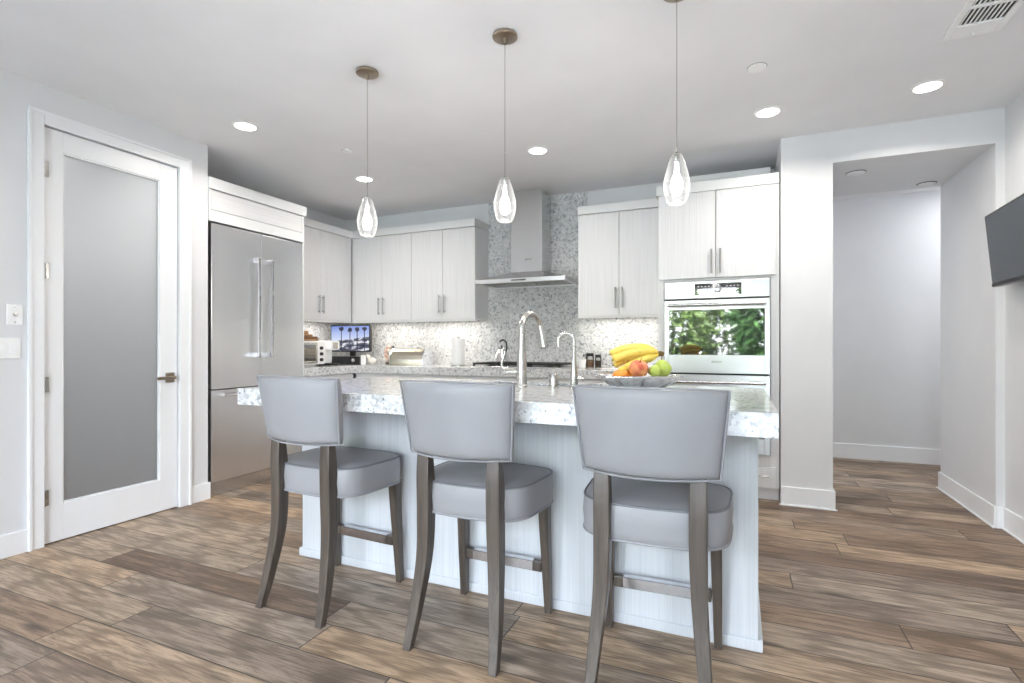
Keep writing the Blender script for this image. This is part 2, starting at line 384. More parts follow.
def thing(name, label, cat, loc=(0, 0, 0), rz=0, group=None):
    o = bpy.data.objects.new(name, None); COL.objects.link(o); o.empty_display_size = 0.1
    o.location = loc; o.rotation_euler = (0, 0, rz); return tag(o, label, cat, group)
def st(name, label, cat, bm, mat, bevel=0.0):
    o = obj(name, bm, mat, None, bevel); return tag(o, label, cat, kind='structure')
def dup(root, loc, rz, label):
    r = root.copy(); COL.objects.link(r); r.location = loc; r.rotation_euler = (0, 0, rz); r['label'] = label
    for ch in list(root.children):
        c = ch.copy(); COL.objects.link(c); c.parent = r
        for g in ch.children:
            d = g.copy(); COL.objects.link(d); d.parent = c
    return r

# ------------------------------------------------------------------ room shell
XL, YB, C, XR = -3.74, 5.06, 2.715, 1.577
st('floor', 'wide brown and grey hardwood plank floor', 'floor', box(new(), -5.2, 3.2, -2.4, 6.6, -0.12, 0), 'floor')
st('ceiling', 'flat white painted ceiling over the kitchen', 'ceiling', box(new(), -5.2, 3.2, -2.4, 6.6, C, C + 0.12), 'ceil')
bm = new(); box(bm, XL - 0.12, XL, -2.2, 1.709, 0, C); box(bm, XL - 0.12, XL, 2.515, 2.745, 0, C); box(bm, XL - 0.12, XL, 1.709, 2.515, 2.478, C)
box(bm, -4.54, XL - 0.12, 2.625, 2.745, 0, C); box(bm, -4.54, -4.42, 2.745, YB + 0.12, 0, C)
st('wall_left', 'white painted left wall with the pantry doorway', 'wall', bm, 'wall')
bm = new(); box(bm, -4.42, 0.292, YB, YB + 0.12, 0, C)
st('wall_back', 'white painted back wall above the kitchen cabinets', 'wall', bm, 'wall')
bm = new(); box(bm, 0.292, 0.624, 4.34, YB + 0.12, 0, C)
st('wall_pier', 'white painted pier between the oven cabinet and the hallway', 'wall', bm, 'wall')
bm = new(); box(bm, 0.624, 1.53, 4.34, 5.34, 2.49, C)
st('wall_header', 'white painted header and soffit over the hallway opening', 'wall', bm, 'wall')
bm = new(); box(bm, 1.53, 1.72, 4.34, 5.34, 0, C)
st('wall_hall', 'white painted side wall of the hallway behind the television', 'wall', bm, 'wall')
bm = new(); box(bm, XR, XR + 0.14, -2.2, 4.34, 0, C)
st('wall_right', 'white painted right wall beside the television', 'wall', bm, 'wall')
bm = new(); box(bm, -1.2, 3.1, 6.40, 6.52, 0, C); box(bm, -1.32, -1.2, 5.18, 6.52, 0, C); box(bm, 3.0, 3.12, 5.22, 6.4, 0, C); box(bm, 1.72, 3.12, 5.22, 5.34, 0, C)
st('wall_far', 'pale grey wall at the far end of the hallway', 'wall', bm, 'wall')
bm = new(); box(bm, -5.12, -5.0, 0.9, 2.74, 0, C); box(bm, -5.0, XL - 0.12, 0.9, 1.02, 0, C); box(bm, -5.0, -4.54, 2.625, 2.745, 0, C)
st('wall_pantry', 'white painted pantry walls behind the frosted door', 'wall', bm, 'wall')
bm = new(); box(bm, XL - 0.12, -3.3, -2.32, -2.2, 0, C); box(bm, 1.2, XR + 0.14, -2.32, -2.2, 0, C); box(bm, -3.3, 1.2, -2.32, -2.2, 2.36, C)
st('wall_rear', 'white painted rear wall around the patio window', 'wall', bm, 'wall')
# patio window behind the camera
wf = new()
for x in (-3.3, -1.62, 0.70, 1.14): box(wf, x, x + 0.06, -2.30, -2.24, 0, 2.36)
box(wf, -3.3, 1.2, -2.30, -2.24, 2.30, 2.36); box(wf, -3.3, 1.2, -2.30, -2.24, 0, 0.05)
win = st('window_1', 'white framed sliding patio window in the rear wall', 'window', wf, 'trim')
pb = new()
for x, x2 in ((-3.24, -1.62), (-1.56, 0.70), (0.76, 1.14)): box(pb, x, x2, -2.272, -2.266, 0.05, 2.30)
obj('pane', pb, 'pane', win)

# baseboards
def base(name, label, pieces):
    bm = new()
    for p in pieces: box(bm, *p)
    return st(name, label, 'baseboard', bm, 'trim', 0.004)
base('baseboard_left', 'white baseboard on the left wall either side of the pantry door', [(XL, XL + 0.014, -2.2, 1.64, 0, 0.13), (XL, XL + 0.014, 2.593, 2.759, 0, 0.13)])
base('baseboard_pier', 'white baseboard wrapping the pier beside the hallway', [(0.292, 0.638, 4.326, 4.34, 0, 0.14), (0.624, 0.638, 4.34, 5.18, 0, 0.14), (0.278, 0.65, 4.316, 4.326, 0, 0.012)])
base('baseboard_hall', 'white baseboard along the hallway side wall', [(1.516, 1.53, 4.326, 5.354, 0, 0.14), (1.53, 1.577, 4.326, 4.34, 0, 0.14), (1.516, 1.72, 5.34, 5.354, 0, 0.14), (1.506, 1.516, 4.316, 5.364, 0, 0.012)])
base('baseboard_right', 'white baseboard along the right wall', [(XR - 0.014, XR, -2.2, 4.326, 0, 0.14), (XR - 0.024, XR - 0.014, -2.2, 4.316, 0, 0.012)])
base('baseboard_far', 'white baseboard at the far end of the hallway', [(-1.2, 3.0, 6.386, 6.40, 0, 0.155)])
# door casing, door
bm = new()
box(bm, XL, XL + 0.018, 1.64, 1.709, 0, 2.545); box(bm, XL, XL + 0.018, 2.515, 2.593, 0, 2.545); box(bm, XL, XL + 0.018, 1.709, 2.515, 2.475, 2.545)
box(bm, XL, XL + 0.026, 1.632, 1.65, 0, 2.553); box(bm, XL, XL + 0.026, 2.583, 2.601, 0, 2.553); box(bm, XL, XL + 0.026, 1.65, 2.583, 2.535, 2.553)
box(bm, XL - 0.12, XL - 0.056, 1.709, 1.72, 0, 2.475); box(bm, XL - 0.12, XL - 0.056, 2.504, 2.515, 0, 2.475); box(bm, XL - 0.12, XL - 0.056, 1.709, 2.515, 2.465, 2.475)
st('trim_1', 'white casing around the pantry door', 'trim', bm, 'trim', 0.003)
bm = new(); X0, X1 = XL - 0.052, XL - 0.008
box(bm, X0, X1, 1.714, 1.811, 0.008, 2.470); box(bm, X0, X1, 2.389, 2.510, 0.008, 2.470)
box(bm, X0, X1, 1.811, 2.389, 0.008, 0.226); box(bm, X0, X1, 1.811, 2.389, 2.348, 2.470)
for (ya, yb, za, zb) in ((1.811, 1.820, 0.226, 2.348), (2.380, 2.389, 0.226, 2.348), (1.82, 2.38, 0.226, 0.235), (1.82, 2.38, 2.339, 2.348)):
    box(bm, X0 + 0.004, X1 - 0.006, ya, yb, za, zb)
door = st('door_1', 'white pantry door with a tall frosted glass panel', 'door', bm, 'trim', 0.002)
obj('frosted_pane', box(new(), XL - 0.034, XL - 0.026, 1.814, 2.386, 0.229, 2.345), 'frost', door)
for z in (0.28, 0.95, 1.62, 2.22):
    bm = new(); tube(bm, [(XL + 0.008, 1.712, z - 0.045), (XL + 0.008, 1.712, z + 0.045)], 0.008, 10); box(bm, XL - 0.008, XL + 0.004, 1.709, 1.735, z - 0.045, z + 0.045)
    obj('hinge', bm, 'nickel', door)
bm = new(); box(bm, XL - 0.008, XL + 0.004, 2.425, 2.485, 0.915, 0.985)
tube(bm, [(XL + 0.0, 2.455, 0.95), (XL + 0.05, 2.455, 0.95)], 0.011, 12)
box(bm, XL + 0.04, XL + 0.054, 2.335, 2.466, 0.939, 0.961)
obj('door_handle', bm, 'bronze', door, 0.003)
# granite splash: between counter and cabinets, and full height behind the hood
bm = new(); box(bm, -4.408, 0.0, 5.048, YB, 0.968, 1.50); box(bm, -2.466, -1.378, 5.0475, YB, 1.45, C - 0.001); box(bm, -4.42, -4.408, 3.72, YB, 0.968, 1.50)
st('trim_2', 'speckled granite splash behind the counter and range hood', 'backsplash', bm, 'gran_splash')
B_ = st('trim_3', 'white filler board on the wall above the oven cabinet', 'trim', box(new(), -0.45, 0.24, 4.68, 4.70, 2.485, 2.62), 'crown', 0.003)
# pantry fill light is added further down
# ------------------------------------------------------------------ wall switches
def switch(y, z, w_, label, kind):
    t = thing('light_switch' if kind == 'rocker' else 'volume_dial', label, 'switch', (XL, y, z))
    obj('plate', box(new(), 0, 0.006, -w_ / 2, w_ / 2, -0.058, 0.058), 'white', t, 0.003)
    if kind == 'rocker':
        for dy in (-0.024, 0.024): obj('rocker', box(new(), 0.006, 0.010, dy - 0.016, dy + 0.016, -0.033, 0.033), 'white', t, 0.002)
    else:
        bm = new(); lathe(bm, [(0.009, 0), (0.009, 0.012), (0.006, 0.014)], 16); obj('dial', bm, 'nickel', t, loc=(0.006, 0, 0), rot=(0, math.pi / 2, 0))
        for dz in (-0.042, 0.042):
            bm = new(); lathe(bm, [(0.0035, 0), (0.0035, 0.0012)], 10); obj('screw', bm, 'nickel', t, loc=(0.006, 0, dz), rot=(0, math.pi / 2, 0))
switch(1.577, 1.354, 0.072, 'single white wall plate with a round dial, above the rocker switches', 'dial')
switch(1.545, 1.165, 0.118, 'double white rocker switch plate left of the pantry door', 'rocker')

# ------------------------------------------------------------------ cabinets
def bar_handle(parent, p0, p1, out, r=0.006, legs=True, mat='pull'):
    """bar pull from p0 to p1 standing off along out (a vector)"""
    p0, p1, out = Vector(p0), Vector(p1), Vector(out); bm = new(); d = (p1 - p0) * 0.1
    tube(bm, [p0 + out, p1 + out], r, 12)
    for p in (p0 + d, p1 - d): tube(bm, [p, p + out], r * 0.75, 10)
    return obj('handle', bm, mat, parent, smooth=True)
G = 0.0018
def upper(loc, rz, W, D, H, splits, label, handles, crown=0.08, ends=(0.0, 0.0), group='white wall cabinets', filler=0.0, name='wall_cabinet'):
    """local: x along the face, y=0 face, +y into the wall; z from 0"""
    t = thing(name, label, 'cabinet', loc, rz, group)
    obj('body', box(new(), 0, W, 0.0205, D, 0, H), 'lam', t)
    obj('backing', box(new(), 0.01, W - 0.01, 0.006, 0.0205, 0.012, H - 0.004), 'gap', t)
    obj('crown', box(new(), -ends[0], W + ends[1], -0.014, D, H + 0.002, H + crown), 'crown', t, 0.002)
    obj('light_rail', box(new(), 0, W, 0.0, 0.02, -0.018, -0.0005), 'lam', t, 0.001)
    if filler:
        obj('filler', box(new(), W - filler if filler > 0 else 0, W if filler > 0 else -filler, 0.002, 0.02, 0, H), 'lam', t)
    for i in range(len(splits) - 1):
        d = obj('door', box(new(), splits[i] + G, splits[i + 1] - G, 0, 0.02, 0.002, H - 0.003), 'lam', t, 0.0015)
        hx = handles[i]
        if hx is not None:
            x = splits[i] + 0.03 if hx < 0 else splits[i + 1] - 0.03
            bar_handle(d, (x, 0, 0.068), (x, 0, 0.258), (0, -0.03, 0), 0.0068)
    return t
H_UP = 2.400 - 1.452
# on left wall: face plane X=-4.05, facing +X  (local x -> -Y ... use rz=pi/2: local x->+Y, local y->-X)
upper((-4.05, 3.78, 1.452), math.pi / 2, 0.95, 0.37, H_UP, [0.0, 0.463, 0.925], 'white two-door wall cabinet on the left wall beside the refrigerator', (1, -1), filler=0.025)
upper((-4.05, 4.74, 1.452), 0, 0.806, 0.32, H_UP, [0.03, 0.416, 0.806], 'white two-door wall cabinet in the back corner above the monitor', (1, -1), filler=-0.03)
upper((-3.244, 4.74, 1.452), 0, 0.776, 0.32, H_UP, [0.0, 0.39, 0.776], 'white two-door wall cabinet above the paper towel roll, left of the hood', (1, -1), ends=(0, 0.004))
upper((-1.377, 4.73, 1.452), 0, 0.744, 0.33, H_UP, [0.0, 0.385, 0.744], 'white two-door wall cabinet between the range hood and oven cabinet', (1, -1))

# tall oven cabinet
TX0, TX1, TY = -0.600, 0.285, 4.40
t = thing('oven_cabinet', 'tall white cabinet housing the double wall oven', 'cabinet', (0, 0, 0))
bm = new()
box(bm, TX0, -0.552, TY + 0.0, YB - 0.014, 0.10, 2.40); box(bm, 0.226, TX1, TY, YB - 0.014, 0.10, 2.40)
box(bm, -0.552, 0.226, TY, YB - 0.014, 1.694, 1.7115); box(bm, -0.552, 0.226, TY + 0.004, YB - 0.014, 0.262, 0.345); box(bm, -0.552, 0.226, YB - 0.03, YB - 0.014, 0.345, 1.694)
box(bm, -0.552, 0.226, TY + 0.0215, YB - 0.014, 1.712, 2.40); box(bm, -0.552, 0.226, TY + 0.022, YB - 0.014, 0.10, 0.262)
obj('body', bm, 'lam', t)
obj('crown', box(new(), TX0 - 0.016, TX1, TY - 0.016, YB - 0.014, 2.4015, 2.482), 'crown', t, 0.002)
for (a, b, s) in ((TX0 + 0.006, -0.163, 1), (-0.157, 0.262, -1)):
    d = obj('door', box(new(), a, b, TY - 0.019, TY - 0.0005, 1.7145, 2.396), 'lam', t, 0.0015)
    x = b - 0.03 if s > 0 else a + 0.03
    bar_handle(d, (x, TY - 0.019, 1.745), (x, TY - 0.019, 1.935), (0, -0.03, 0), 0.0068)
d = obj('drawer', box(new(), -0.585, 0.262, TY - 0.019, TY - 0.0005, 0.105, 0.258), 'lam', t, 0.0015)
bar_handle(d, (-0.26, TY - 0.019, 0.195), (-0.06, TY - 0.019, 0.195), (0, -0.03, 0), 0.0068)
bar_handle(d, (0.06, TY - 0.019, 0.195), (0.215, TY - 0.019, 0.195), (0, -0.03, 0), 0.0068)
obj('toe_kick', box(new(), TX0, TX1, TY + 0.05, TY + 0.07, 0.0, 0.10), 'crown', t)

# double wall oven
OX0, OX1 = -0.548, 0.222
t = thing('wall_oven', 'stainless steel double wall oven with a wide mirror-dark window', 'oven', (0, TY, 0))
obj('body', box(new(), OX0 + 0.004, OX1 - 0.004, 0.004, 0.56, 0.347, 1.692), 'blackm', t)
obj('control_panel', box(new(), OX0, OX1, -0.020, 0.003, 1.553, 1.690), 'ovensteel', t, 0.003)
dp = obj('display', box(new(), -0.315, 0.025, -0.0225, -0.0205, 1.578, 1.668), 'ovenglass', t, 0.001)
bm = new(); lathe(bm, [(0.030, 0), (0.030, 0.014), (0.026, 0.017)], 28); obj('knob', bm, 'chrome', dp, loc=(-0.145, -0.0225, 1.623), rot=(math.pi / 2, 0, 0), smooth=True)
for x in (-0.295, -0.085):
    bm = new()
    for i in range(4):
        for j in range(3): box(bm, x + i * 0.026, x + i * 0.026 + 0.012, -0.0232, -0.0226, 1.594 + j * 0.024, 1.600 + j * 0.024)
    obj('key_markings', bm, 'white', dp)
def oven_door(z0, z1, wz0, wz1, hz, badge):
    bm = new(); y0, y1 = -0.028, 0.003
    box(bm, OX0, OX0 + 0.036, y0, y1, z0, z1); box(bm, OX1 - 0.036, OX1, y0, y1, z0, z1); box(bm, OX0 + 0.036, OX1 - 0.036, y0, y1, z0, wz0); box(bm, OX0 + 0.036, OX1 - 0.036, y0, y1, wz1, z1)
    d = obj('door', bm, 'ovensteel', t, 0.002)
    g = obj('window', box(new(), OX0 + 0.036, OX1 - 0.036, -0.024, 0.0, wz0, wz1), 'ovenglass', d)
    bm = new(); tube(bm, [(OX0 + 0.03, -0.078, hz), (OX1 - 0.03, -0.078, hz)], 0.013, 14)
    for x in (OX0 + 0.05, OX1 - 0.05): tube(bm, [(x, -0.026, hz), (x, -0.078, hz)], 0.010, 12)
    obj('handle', bm, 'steelh', d, smooth=True)
    return d
d1 = oven_door(0.962, 1.540, 1.106, 1.462, 1.500, True)
oven_door(0.352, 0.950, 0.47, 0.80, 0.895, False)
def letters(txt, size, parent, loc, mat, rot=(math.pi / 2, 0, 0), name='lettering'):
    cu = bpy.data.curves.new(name, 'FONT'); cu.body = txt; cu.size = size; cu.extrude = 0.0004; cu.align_x = 'CENTER'
    tmp = bpy.data.objects.new(name, cu); COL.objects.link(tmp)
    dg = bpy.context.evaluated_depsgraph_get(); me = bpy.data.meshes.new_from_object(tmp.evaluated_get(dg))
    bpy.data.objects.remove(tmp); me.materials.clear(); me.materials.append(M[mat])
    o = bpy.data.objects.new(name, me); COL.objects.link(o); o.location = loc; o.rotation_euler = rot; o.parent = parent
    return o
letters('BOSCH', 0.022, d1, (-0.155, -0.0288, 1.045), 'blackm')

# refrigerator
FY0, FY1, FX = 2.772, 3.695, XL
t = thing('refrigerator', 'built-in stainless steel french-door refrigerator beside the pantry door', 'refrigerator', (0, 0, 0))
obj('body', box(new(), -4.40, FX - 0.052, FY0, FY1, 0.02, 2.135), 'blackm', t)
ym = 3.238
for (a, b, hy) in ((FY0 + 0.004, ym - 0.002, 3.168), (ym + 0.002, FY1 - 0.003, 3.300)):
    d = obj('door', box(new(), FX - 0.05, FX - 0.003, a, b, 0.838, 2.132), 'steel', t, 0.004)
    bm = new(); box(bm, FX + 0.050, FX + 0.066, hy - 0.013, hy + 0.013, 1.08, 1.915)
    for z in (1.10, 1.895): box(bm, FX - 0.003, FX + 0.052, hy - 0.013, hy + 0.013, z - 0.022, z + 0.022)
    obj('handle', bm, 'chrome', d, 0.005)
d = obj('freezer_drawer', box(new(), FX - 0.05, FX - 0.003, FY0 + 0.004, FY1 - 0.003, 0.112, 0.830), 'steel', t, 0.004)
bm = new(); box(bm, FX + 0.045, FX + 0.062, FY0 + 0.07, FY1 - 0.07, 0.778, 0.802)
for y in (FY0 + 0.10, FY1 - 0.10): box(bm, FX - 0.003, FX + 0.047, y - 0.022, y + 0.022, 0.778, 0.802)
obj('handle', bm, 'chrome', d, 0.005)
obj('toe_grille', box(new(), FX - 0.10, FX - 0.022, FY0, FY1, 0.0, 0.105), 'steelh', t, 0.002)
t = thing('refrigerator_cabinet', 'white cabinet bridging over the top of the refrigerator', 'cabinet', (0, 0, 0))
obj('body', box(new(), -4.41, FX - 0.016, FY0 - 0.02, FY1 + 0.002, 2.147, 2.392), 'crown', t)
bm = new(); box(bm, FX - 0.016, FX, FY0 - 0.02, FY1 + 0.02, 2.147, 2.232); box(bm, FX - 0.016, FX, FY0 - 0.02, FY0 + 0.005, 2.232, 2.392); box(bm, FX - 0.016, FX, FY1 - 0.005, FY1 + 0.02, 2.232, 2.392)
obj('face_frame', bm, 'crown', t, 0.002)
obj('flap_door', box(new(), FX - 0.015, FX - 0.001, FY0 + 0.008, FY1 - 0.008, 2.236, 2.388), 'lamH', t, 0.002)
obj('crown', box(new(), -4.41, FX + 0.018, FY0 - 0.026, FY1 + 0.03, 2.393, 2.480), 'crown', t, 0.003)
obj('end_panel', box(new(), -4.41, FX - 0.004, FY1 + 0.003, FY1 + 0.022, 0.0, 2.146), 'lam', t, 0.001)

# base cabinets under the back counters
def base_cab(loc, rz, W, label, n_dr, D=0.60):
    t = thing('base_cabinet', label, 'cabinet', loc, rz, 'white base cabinets')
    obj('body', box(new(), 0.001, W - 0.001, 0.021, D, 0.10, 0.886), 'lam', t)
    obj('toe_kick', box(new(), 0.001, W - 0.001, 0.07, 0.09, 0.0, 0.10), 'crown', t)
    z1 = 0.880
    for k in range(n_dr):
        hgt = 0.16 if k == 0 else (0.78 - 0.16) / (n_dr - 1) - 0.004
        d = obj('drawer', box(new(), G + 0.001, W - G - 0.001, 0, 0.02, z1 - hgt, z1), 'lamH', t, 0.0015)
        bar_handle(d, (W / 2 - 0.09, 0, z1 - 0.06), (W / 2 + 0.09, 0, z1 - 0.06), (0, -0.03, 0), 0.0068)
        z1 -= hgt + 0.004
    return t
base_cab((-3.745, 4.44, 0), 0, 0.62, 'white drawer base cabinet under the back counter, nearest the corner', 3)
base_cab((-3.124, 4.44, 0), 0, 0.62, 'white drawer base cabinet under the paper towel roll', 3)
base_cab((-2.503, 4.44, 0), 0, 1.14, 'wide white drawer base cabinet under the gas cooktop', 3)
base_cab((-1.362, 4.44, 0), 0, 0.758, 'white drawer base cabinet under the counter beside the oven cabinet', 3)
base_cab((-3.765, 3.722, 0), math.pi / 2, 0.71, 'white drawer base cabinet on the left wall beside the refrigerator', 3)
# counter on the back and left walls (L)
bm = new()
o_ = [(-4.406, 3.722), (-3.735, 3.722), (-3.735, 4.41), (-0.604, 4.41), (-0.604, 5.046), (-4.406, 5.046)]
loops(bm, [[(x, y, 0.888) for x, y in o_], [(x, y, 0.968) for x, y in o_]])
tag(obj('countertop', bm, 'gran', None, 0.003), 'thick speckled white granite counter along the back and left walls', 'countertop')

# ------------------------------------------------------------------ range hood
t = thing('range_hood', 'stainless steel chimney range hood over the cooktop', 'range hood', (-1.912, 5.046, 0))
obj('chimney', box(new(), -0.165, 0.165, -0.286, -0.001, 1.905, 2.32), 'steelh', t, 0.002)
obj('chimney_sleeve', box(new(), -0.161, 0.161, -0.282, -0.001, 2.32, 2.713), 'steelh', t, 0.002)
bm = new()
loops(bm, [[(-.458, -.486, 1.822), (.458, -.486, 1.822), (.458, -.002, 1.822), (-.458, -.002, 1.822)], [(-.175, -.296, 1.905), (.175, -.296, 1.905), (.175, -.002, 1.905), (-.175, -.002, 1.905)]])
obj('canopy', bm, 'steelh', t, 0.002)
bm = new(); z0, z1 = 1.782, 1.8215
box(bm, -.46, .46, -.488, -.468, z0, z1); box(bm, -.46, -.44, -.468, -.002, z0, z1); box(bm, .44, .46, -.468, -.002, z0, z1); box(bm, -.44, .44, -.022, -.002, z0, z1)
lip = obj('rim', bm, 'steel', t, 0.002)
obj('button_strip', box(new(), -0.075, 0.075, -0.4895, -0.4875, 1.797, 1.809), 'black', lip)
bm = new()
for k in range(3): box(bm, -.435 + k * .292, -.435 + k * .292 + .286, -.462, -.03, 1.793, 1.799)
for k in range(42): box(bm, -.43 + k * .0206, -.43 + k * .0206 + .008, -.45, -.04, 1.789, 1.793)
obj('filter', bm, 'nickel', t)
letters('BOSCH', 0.022, t, (0.02, -0.2868, 2.02), 'gap')

# cooktop
t = thing('cooktop', 'black and steel gas cooktop set in the back counter', 'cooktop', (-1.92, 4.73, 0.9685))
obj('tray', box(new(), -0.455, 0.455, -0.26, 0.26, 0, 0.012), 'steelh', t, 0.004)
for gx in (-0.30, 0.0, 0.30):
    bm = new(); z0, z1 = 0.028, 0.044
    for y in (-0.23, -0.08, 0.07, 0.22): box(bm, gx - 0.142, gx + 0.142, y - 0.007, y + 0.007, z0, z1)
    for x in (-0.135, -0.045, 0.045, 0.135): box(bm, gx + x - 0.007, gx + x + 0.007, -0.237, 0.227, z0, z1)
    for x in (-0.135, 0.135):
        for y in (-0.23, 0.22): box(bm, gx + x - 0.009, gx + x + 0.009, y - 0.009, y + 0.009, 0.012, z0)
    obj('grate', bm, 'blackm', t)
for bx_, by_ in ((-0.30, -0.10), (-0.30, 0.13), (0.0, 0.03), (0.30, -0.10), (0.30, 0.13)):
    bm = new(); lathe(bm, [(0.05, 0.012), (0.05, 0.020), (0.032, 0.021), (0.032, 0.027), (0.0, 0.027)], 20, (bx_, by_, 0)); obj('burner', bm, 'black', t)
# kettle on the cooktop
t = thing('kettle', 'small steel kettle with a looped handle on the left burner', 'kettle', (-2.222, 4.855, 1.013))
bm = new(); lathe(bm, [(0.088, 0), (0.094, 0.006), (0.088, 0.02), (0.060, 0.085), (0.032, 0.125), (0.030, 0.132)], 32); obj('body', bm, 'chrome', t, smooth=True)
bm = new(); lathe(bm, [(0.031, 0.132), (0.026, 0.142), (0.006, 0.146), (0.006, 0.152), (0.013, 0.158), (0.013, 0.166), (0.0, 0.170)], 24); obj('lid', bm, 'black', t, smooth=True)
bm = new(); tube(bm, catmull([(-0.02, 0.0, 0.205), (0.012, 0, 0.224), (0.045, 0, 0.205), (0.058, 0, 0.16), (0.052, 0, 0.115), (0.046, 0, 0.10)], 6), 0.009, 10); obj('handle', bm, 'blackm', t, smooth=True)
bm = new(); tube(bm, [(-0.055, 0, 0.075), (-0.085, 0, 0.10), (-0.10, 0, 0.12)], [0.016, 0.011, 0.009], 12); obj('spout', bm, 'chrome', t, smooth=True)

# ------------------------------------------------------------------ things on the back counter
K = 0.9685
# paper towels
t = thing('paper_towel_holder', 'upright steel paper towel stand left of the cooktop', 'paper towel holder', (-2.69, 4.79, K))
bm = new(); lathe(bm, [(0.075, 0), (0.075, 0.008), (0.07, 0.011)], 32); obj('base', bm, 'nickel', t, smooth=True)
bm = new(); lathe(bm, [(0.006, 0.011), (0.006, 0.292), (0.013, 0.295), (0.013, 0.304), (0.0, 0.308)], 16); obj('rod', bm, 'nickel', t, smooth=True)
bm = new(); rings = []
for (r, z) in ((0.019, 0.012), (0.0655, 0.012), (0.067, 0.016), (0.067, 0.280), (0.0655, 0.284), (0.019, 0.284)): rings.append((r, z))
lathe(bm, rings + [rings[0]], 40, (0, 0, 0), False)
tag(obj('paper_towel_roll', bm, 'paper', None, smooth=True, loc=(-2.69, 4.79, K)), 'white paper towel roll on the steel stand', 'paper towels')
# bread box
t = thing('bread_box', 'champagne steel roll-top bread box in front of the splash', 'bread box', (-3.30, 4.83, K), 0.10)
prof = [(-0.13, 0.0), (-0.13, 0.06), (-0.122, 0.105), (-0.095, 0.148), (-0.05, 0.172), (0.0, 0.178), (0.12, 0.178), (0.12, 0.0)]
bm = new(); loops(bm, [[(-0.192, y, z) for y, z in prof], [(0.192, y, z) for y, z in prof]]); obj('shell', bm, 'brass', t, 0.003)
for sx_ in (-1, 1):
    bm = new(); pr_ = [(y * 1.06, z * 1.04) for y, z in prof]; loops(bm, [[(sx_ * 0.192, y, z) for y, z in pr_], [(sx_ * 0.204, y, z) for y, z in pr_]]); obj('end_cap', bm, 'chrome', t, 0.002)
bm = new(); tube(bm, [(-0.08, -0.147, 0.055), (0.08, -0.147, 0.055)], 0.007, 10); box(bm, -0.07, -0.06, -0.147, -0.12, 0.05, 0.06); box(bm, 0.06, 0.07, -0.147, -0.12, 0.05, 0.06); obj('handle', bm, 'chrome', t)
# flower / shell figurine: stem of pale blossoms in a dark pot
t = thing('blossom_ornament', 'cluster of pale pink blossoms on a dark stem beside the bread box', 'ornament', (-3.585, 4.79, K))
bm = new(); lathe(bm, [(0.030, 0), (0.034, 0.012), (0.026, 0.022), (0.0, 0.022)], 20); obj('base', bm, 'umber', t, smooth=True)
bm = new(); tube(bm, catmull([(0, 0, 0.02), (-0.012, 0, 0.08), (0.004, 0, 0.14), (0.03, -0.005, 0.19), (0.06, 0, 0.195)], 6), 0.005, 8); obj('stem', bm, 'umber', t, smooth=True)
def blossom(r):
    bm = new(); bmesh.ops.create_icosphere(bm, subdivisions=2, radius=r)
    for v in bm.verts:
        a = math.atan2(v.co.y, v.co.x); v.co *= 1 + 0.16 * math.cos(5 * a); v.co.z *= 0.8
    return bm
for i, (x, y, z, r) in enumerate(((-0.03, -0.01, 0.055, 0.028), (0.022, -0.012, 0.06, 0.03), (-0.018, -0.018, 0.10, 0.027), (0.03, -0.005, 0.115, 0.024), (-0.022, 0, 0.15, 0.03), (0.012, -0.01, 0.19, 0.028), (0.022, -0.014, 0.152, 0.022))):
    obj('blossom', blossom(r), 'pink' if i % 3 else 'ivory', t, smooth=True, loc=(x, y, z), rot=(1.3, 0.2 * i, 0.7 * i))
bm = new(); bmesh.ops.create_icosphere(bm, subdivisions=2, radius=0.013); obj('bud', bm, 'umber', t, smooth=True, loc=(0.068, 0, 0.197))
# small white bird
t = thing('bird_figurine', 'small white ceramic bird sitting left of the pink blossoms', 'ornament', (-3.735, 4.70, K), 0.4)
bm = new(); bmesh.ops.create_uvsphere(bm, u_segments=20, v_segments=12, radius=0.045)
for v in bm.verts: v.co = Vector((v.co.x * 1.1, v.co.y * 0.8, v.co.z * 0.85 + 0.038))
obj('body', bm, 'ivory', t, smooth=True)
bm = new(); bmesh.ops.create_uvsphere(bm, u_segments=16, v_segments=10, radius=0.024); lathe(bm, [(0.009, 0), (0.001, 0.02)], 10, (0, 0, 0.022)); obj('head', bm, 'ivory', t, smooth=True, loc=(-0.042, 0, 0.084), rot=(0, -0.6, 0))
bm = new(); loops(bm, [[(0.045, -0.014, 0.045), (0.045, 0.014, 0.045), (0.045, 0.014, 0.055), (0.045, -0.014, 0.055)], [(0.10, -0.02, 0.075), (0.10, 0.02, 0.075), (0.10, 0.02, 0.079), (0.10, -0.02, 0.079)]]); obj('tail', bm, 'ivory', t, 0.003)
# desktop monitor with photo on screen
t = thing('computer_monitor', 'black desktop monitor showing palm trees and rooftops in the corner', 'monitor', (-4.07, 4.74, K), 0.10)
obj('stand_base', box(new(), -0.15, 0.15, -0.09, 0.09, 0, 0.012), 'black', t, 0.004)
obj('stand_neck', box(new(), -0.035, 0.035, 0.03, 0.055, 0.012, 0.24), 'black', t, 0.004)
bz = obj('bezel', box(new(), -0.262, 0.262, -0.012, 0.028, 0.138, 0.445), 'black', t, 0.004)
sc = obj('screen', box(new(), -0.25, 0.25, -0.0145, -0.0125, 0, 0.283), 'screen', t, loc=(0, 0, 0.150))
